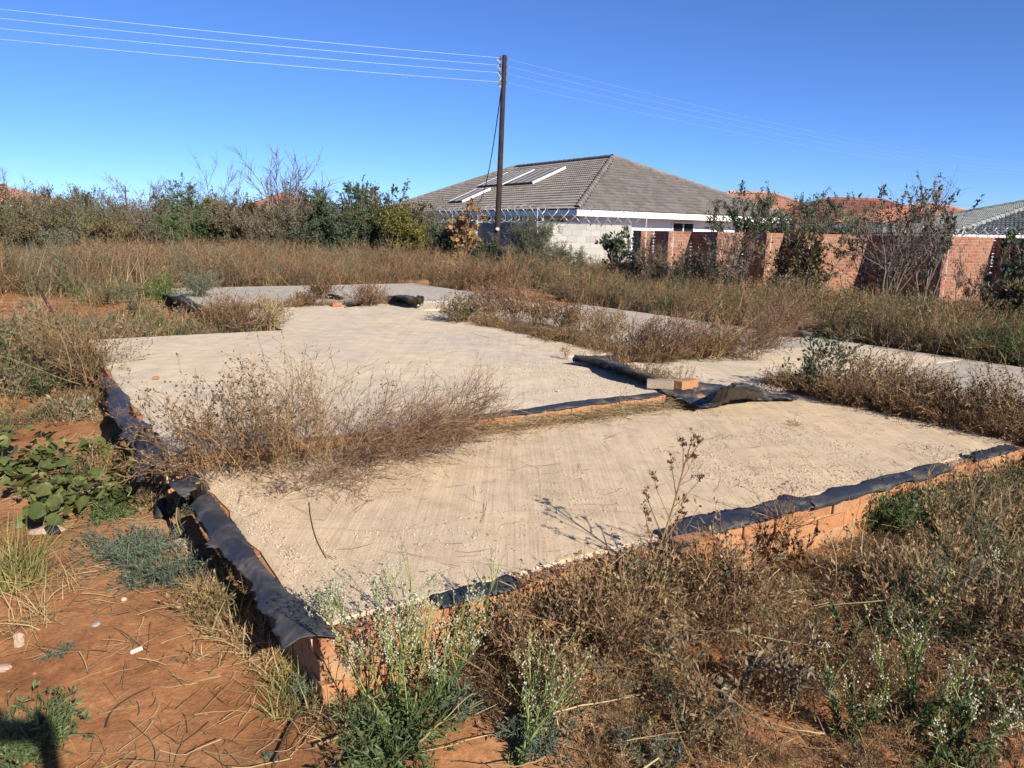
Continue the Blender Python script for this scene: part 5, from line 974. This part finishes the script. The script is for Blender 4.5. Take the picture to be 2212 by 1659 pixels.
# gravel and clods
def stone_protos(seed, mats, n=5):
    rs = np.random.default_rng(seed); out = []
    for k in range(n):
        V = boxv(-.5, .5, -.4, .4, -.3, .3)*rs.uniform(.75, 1.2, (8, 3)); out.append((Geo().add(V, BOXF, rs.random()).mesh('grit'), mats[k % len(mats)]))
    return out
gp_ = []
def bed(n, a0, a1, b0, b1, z, f=lambda a, b: np.ones_like(a, bool)):
    a = rng.uniform(a0, a1, n); b = rng.uniform(b0, b1, n); m = f(a, b)
    for i, j in zip(a[m], b[m]): gp_.append(AB(i, j, z+.002))
nz = lambda s, o, th: (lambda a, b: fbm(a*s+o, b*s+o, 3) > th)
bed(7000, .1, 4.9, .12, 2.1, .262, nz(1.6, 3, .70)); bed(6000, .1, 4.6, 2.3, 7.3, .331, nz(1.1, 9, .66)); bed(4200, 2.4, 4.9, .1, 1.2, .262, nz(1.4, 7, .56)); bed(3600, 2.6, 4.1, 2.35, 4.0, .331, nz(2, 5, .46)); bed(800, .03, .16, .1, 1.9, .262, nz(5, 4, .42))
bed(400, .06, .30, .15, 2.0, .262, nz(4, 1, .45)); bed(2600, .1, .75, 2.5, 4.3, .331, lambda a, b: fbm(a*4, b*4, 3)+.25*(1-np.abs(b-3.3))-.5*a > .5); bed(900, 4.4, 5.1, 1.9, 2.3, .305); bed(900, 2.9, 4.4, 10.0, 10.5, .335); bed(1500, 5.2, 8.4, -1, 9, .305, nz(1, 2, .52))
bed(3800, .1, 4.9, .02, .13, .257, nz(6, 4, .40)); gp_ = np.array(gp_); scat('slab_gravel', stone_protos(490, [MGRV, MGRV, MROC]), gp_, 'loose pale grit and crushed stone scattered over the slabs', 'gravel', 491, .002, .010, 1.)
pts = ground_pts(rng, 7000, -3.6, 4, 1.7, 5.5, lambda x, y: ~in_slab(x, y, .1) & infr(x, y, .75)); scat('soil_clods', stone_protos(495, [MS, MS, MS, MROC]), pts, 'small clods and pebbles on the bare red soil', 'soil', 496, .004, .022, 1.)

# ------------------------------------------------------------------ the photographer, standing behind the camera and casting the shadow at lower left
def person():
    root = empty('person', (.0, -.5, 0), 'person in dark clothes holding up a phone, seen only as the shadow at lower left', 'person')
    J = {'pelvis': (0, 0, .95, .15), 'belly': (0, .0, 1.12, .14), 'chest': (0, .0, 1.32, .155), 'neck': (0, .01, 1.48, .06), 'head0': (0, .03, 1.57, .085), 'head1': (0, .03, 1.66, .095), 'head2': (0, .01, 1.74, .06)}
    ed = [('pelvis', 'belly'), ('belly', 'chest'), ('chest', 'neck'), ('neck', 'head0'), ('head0', 'head1'), ('head1', 'head2')]
    for s_, n_ in ((-1, 'l'), (1, 'r')):
        J.update({n_+'hip': (s_*.10, 0, .90, .10), n_+'knee': (s_*.12, .03, .50, .065), n_+'ank': (s_*.13, 0, .09, .045), n_+'toe': (s_*.15, .17, .04, .04), n_+'sho': (s_*.18, .0, 1.42, .065), n_+'elb': (s_*.27, .16, 1.24, .048), n_+'wri': (s_*.14, .40, 1.52, .032), n_+'pal': (s_*.105, .445, 1.58, .03)})
        ed += [('pelvis', n_+'hip'), (n_+'hip', n_+'knee'), (n_+'knee', n_+'ank'), (n_+'ank', n_+'toe'), ('chest', n_+'sho'), (n_+'sho', n_+'elb'), (n_+'elb', n_+'wri'), (n_+'wri', n_+'pal')]
        for f in range(4):
            a, b, c = n_+'f%da' % f, n_+'f%db' % f, n_+'f%dc' % f; z = 1.60+.018*f-.02; J.update({a: (s_*.095, .47, z, .010), b: (s_*.075, .485, z+.012, .009), c: (s_*.045, .478, z+.016, .008)}); ed += [(n_+'pal', a), (a, b), (b, c)]
        J.update({n_+'ta': (s_*.085, .425, 1.585, .011), n_+'tb': (s_*.055, .425, 1.60, .009)}); ed += [(n_+'pal', n_+'ta'), (n_+'ta', n_+'tb')]
    ks = list(J); me = bpy.data.meshes.new('body'); me.from_pydata([J[k][:3] for k in ks], [(ks.index(a), ks.index(b)) for a, b in ed], [])
    o = obj('body', me, plain('dark_clothing', (.05, .055, .07), .9), root); md = o.modifiers.new('skin', 'SKIN'); sv = me.skin_vertices[0].data
    for k, v in zip(ks, sv): v.radius = (J[k][3], J[k][3]); v.use_root = (k == 'pelvis')
    o.modifiers.new('smooth', 'SUBSURF').levels = 1
    ph = obj('phone', Geo().add(boxv(-.08, .08, -.004, .004, -.039, .039), BOXF).mesh('phone'), MCAB); ph.location = (0, -.045, 1.60); tag(ph, 'dark phone held up by the person, part of the shadow at lower left', 'phone')
person()
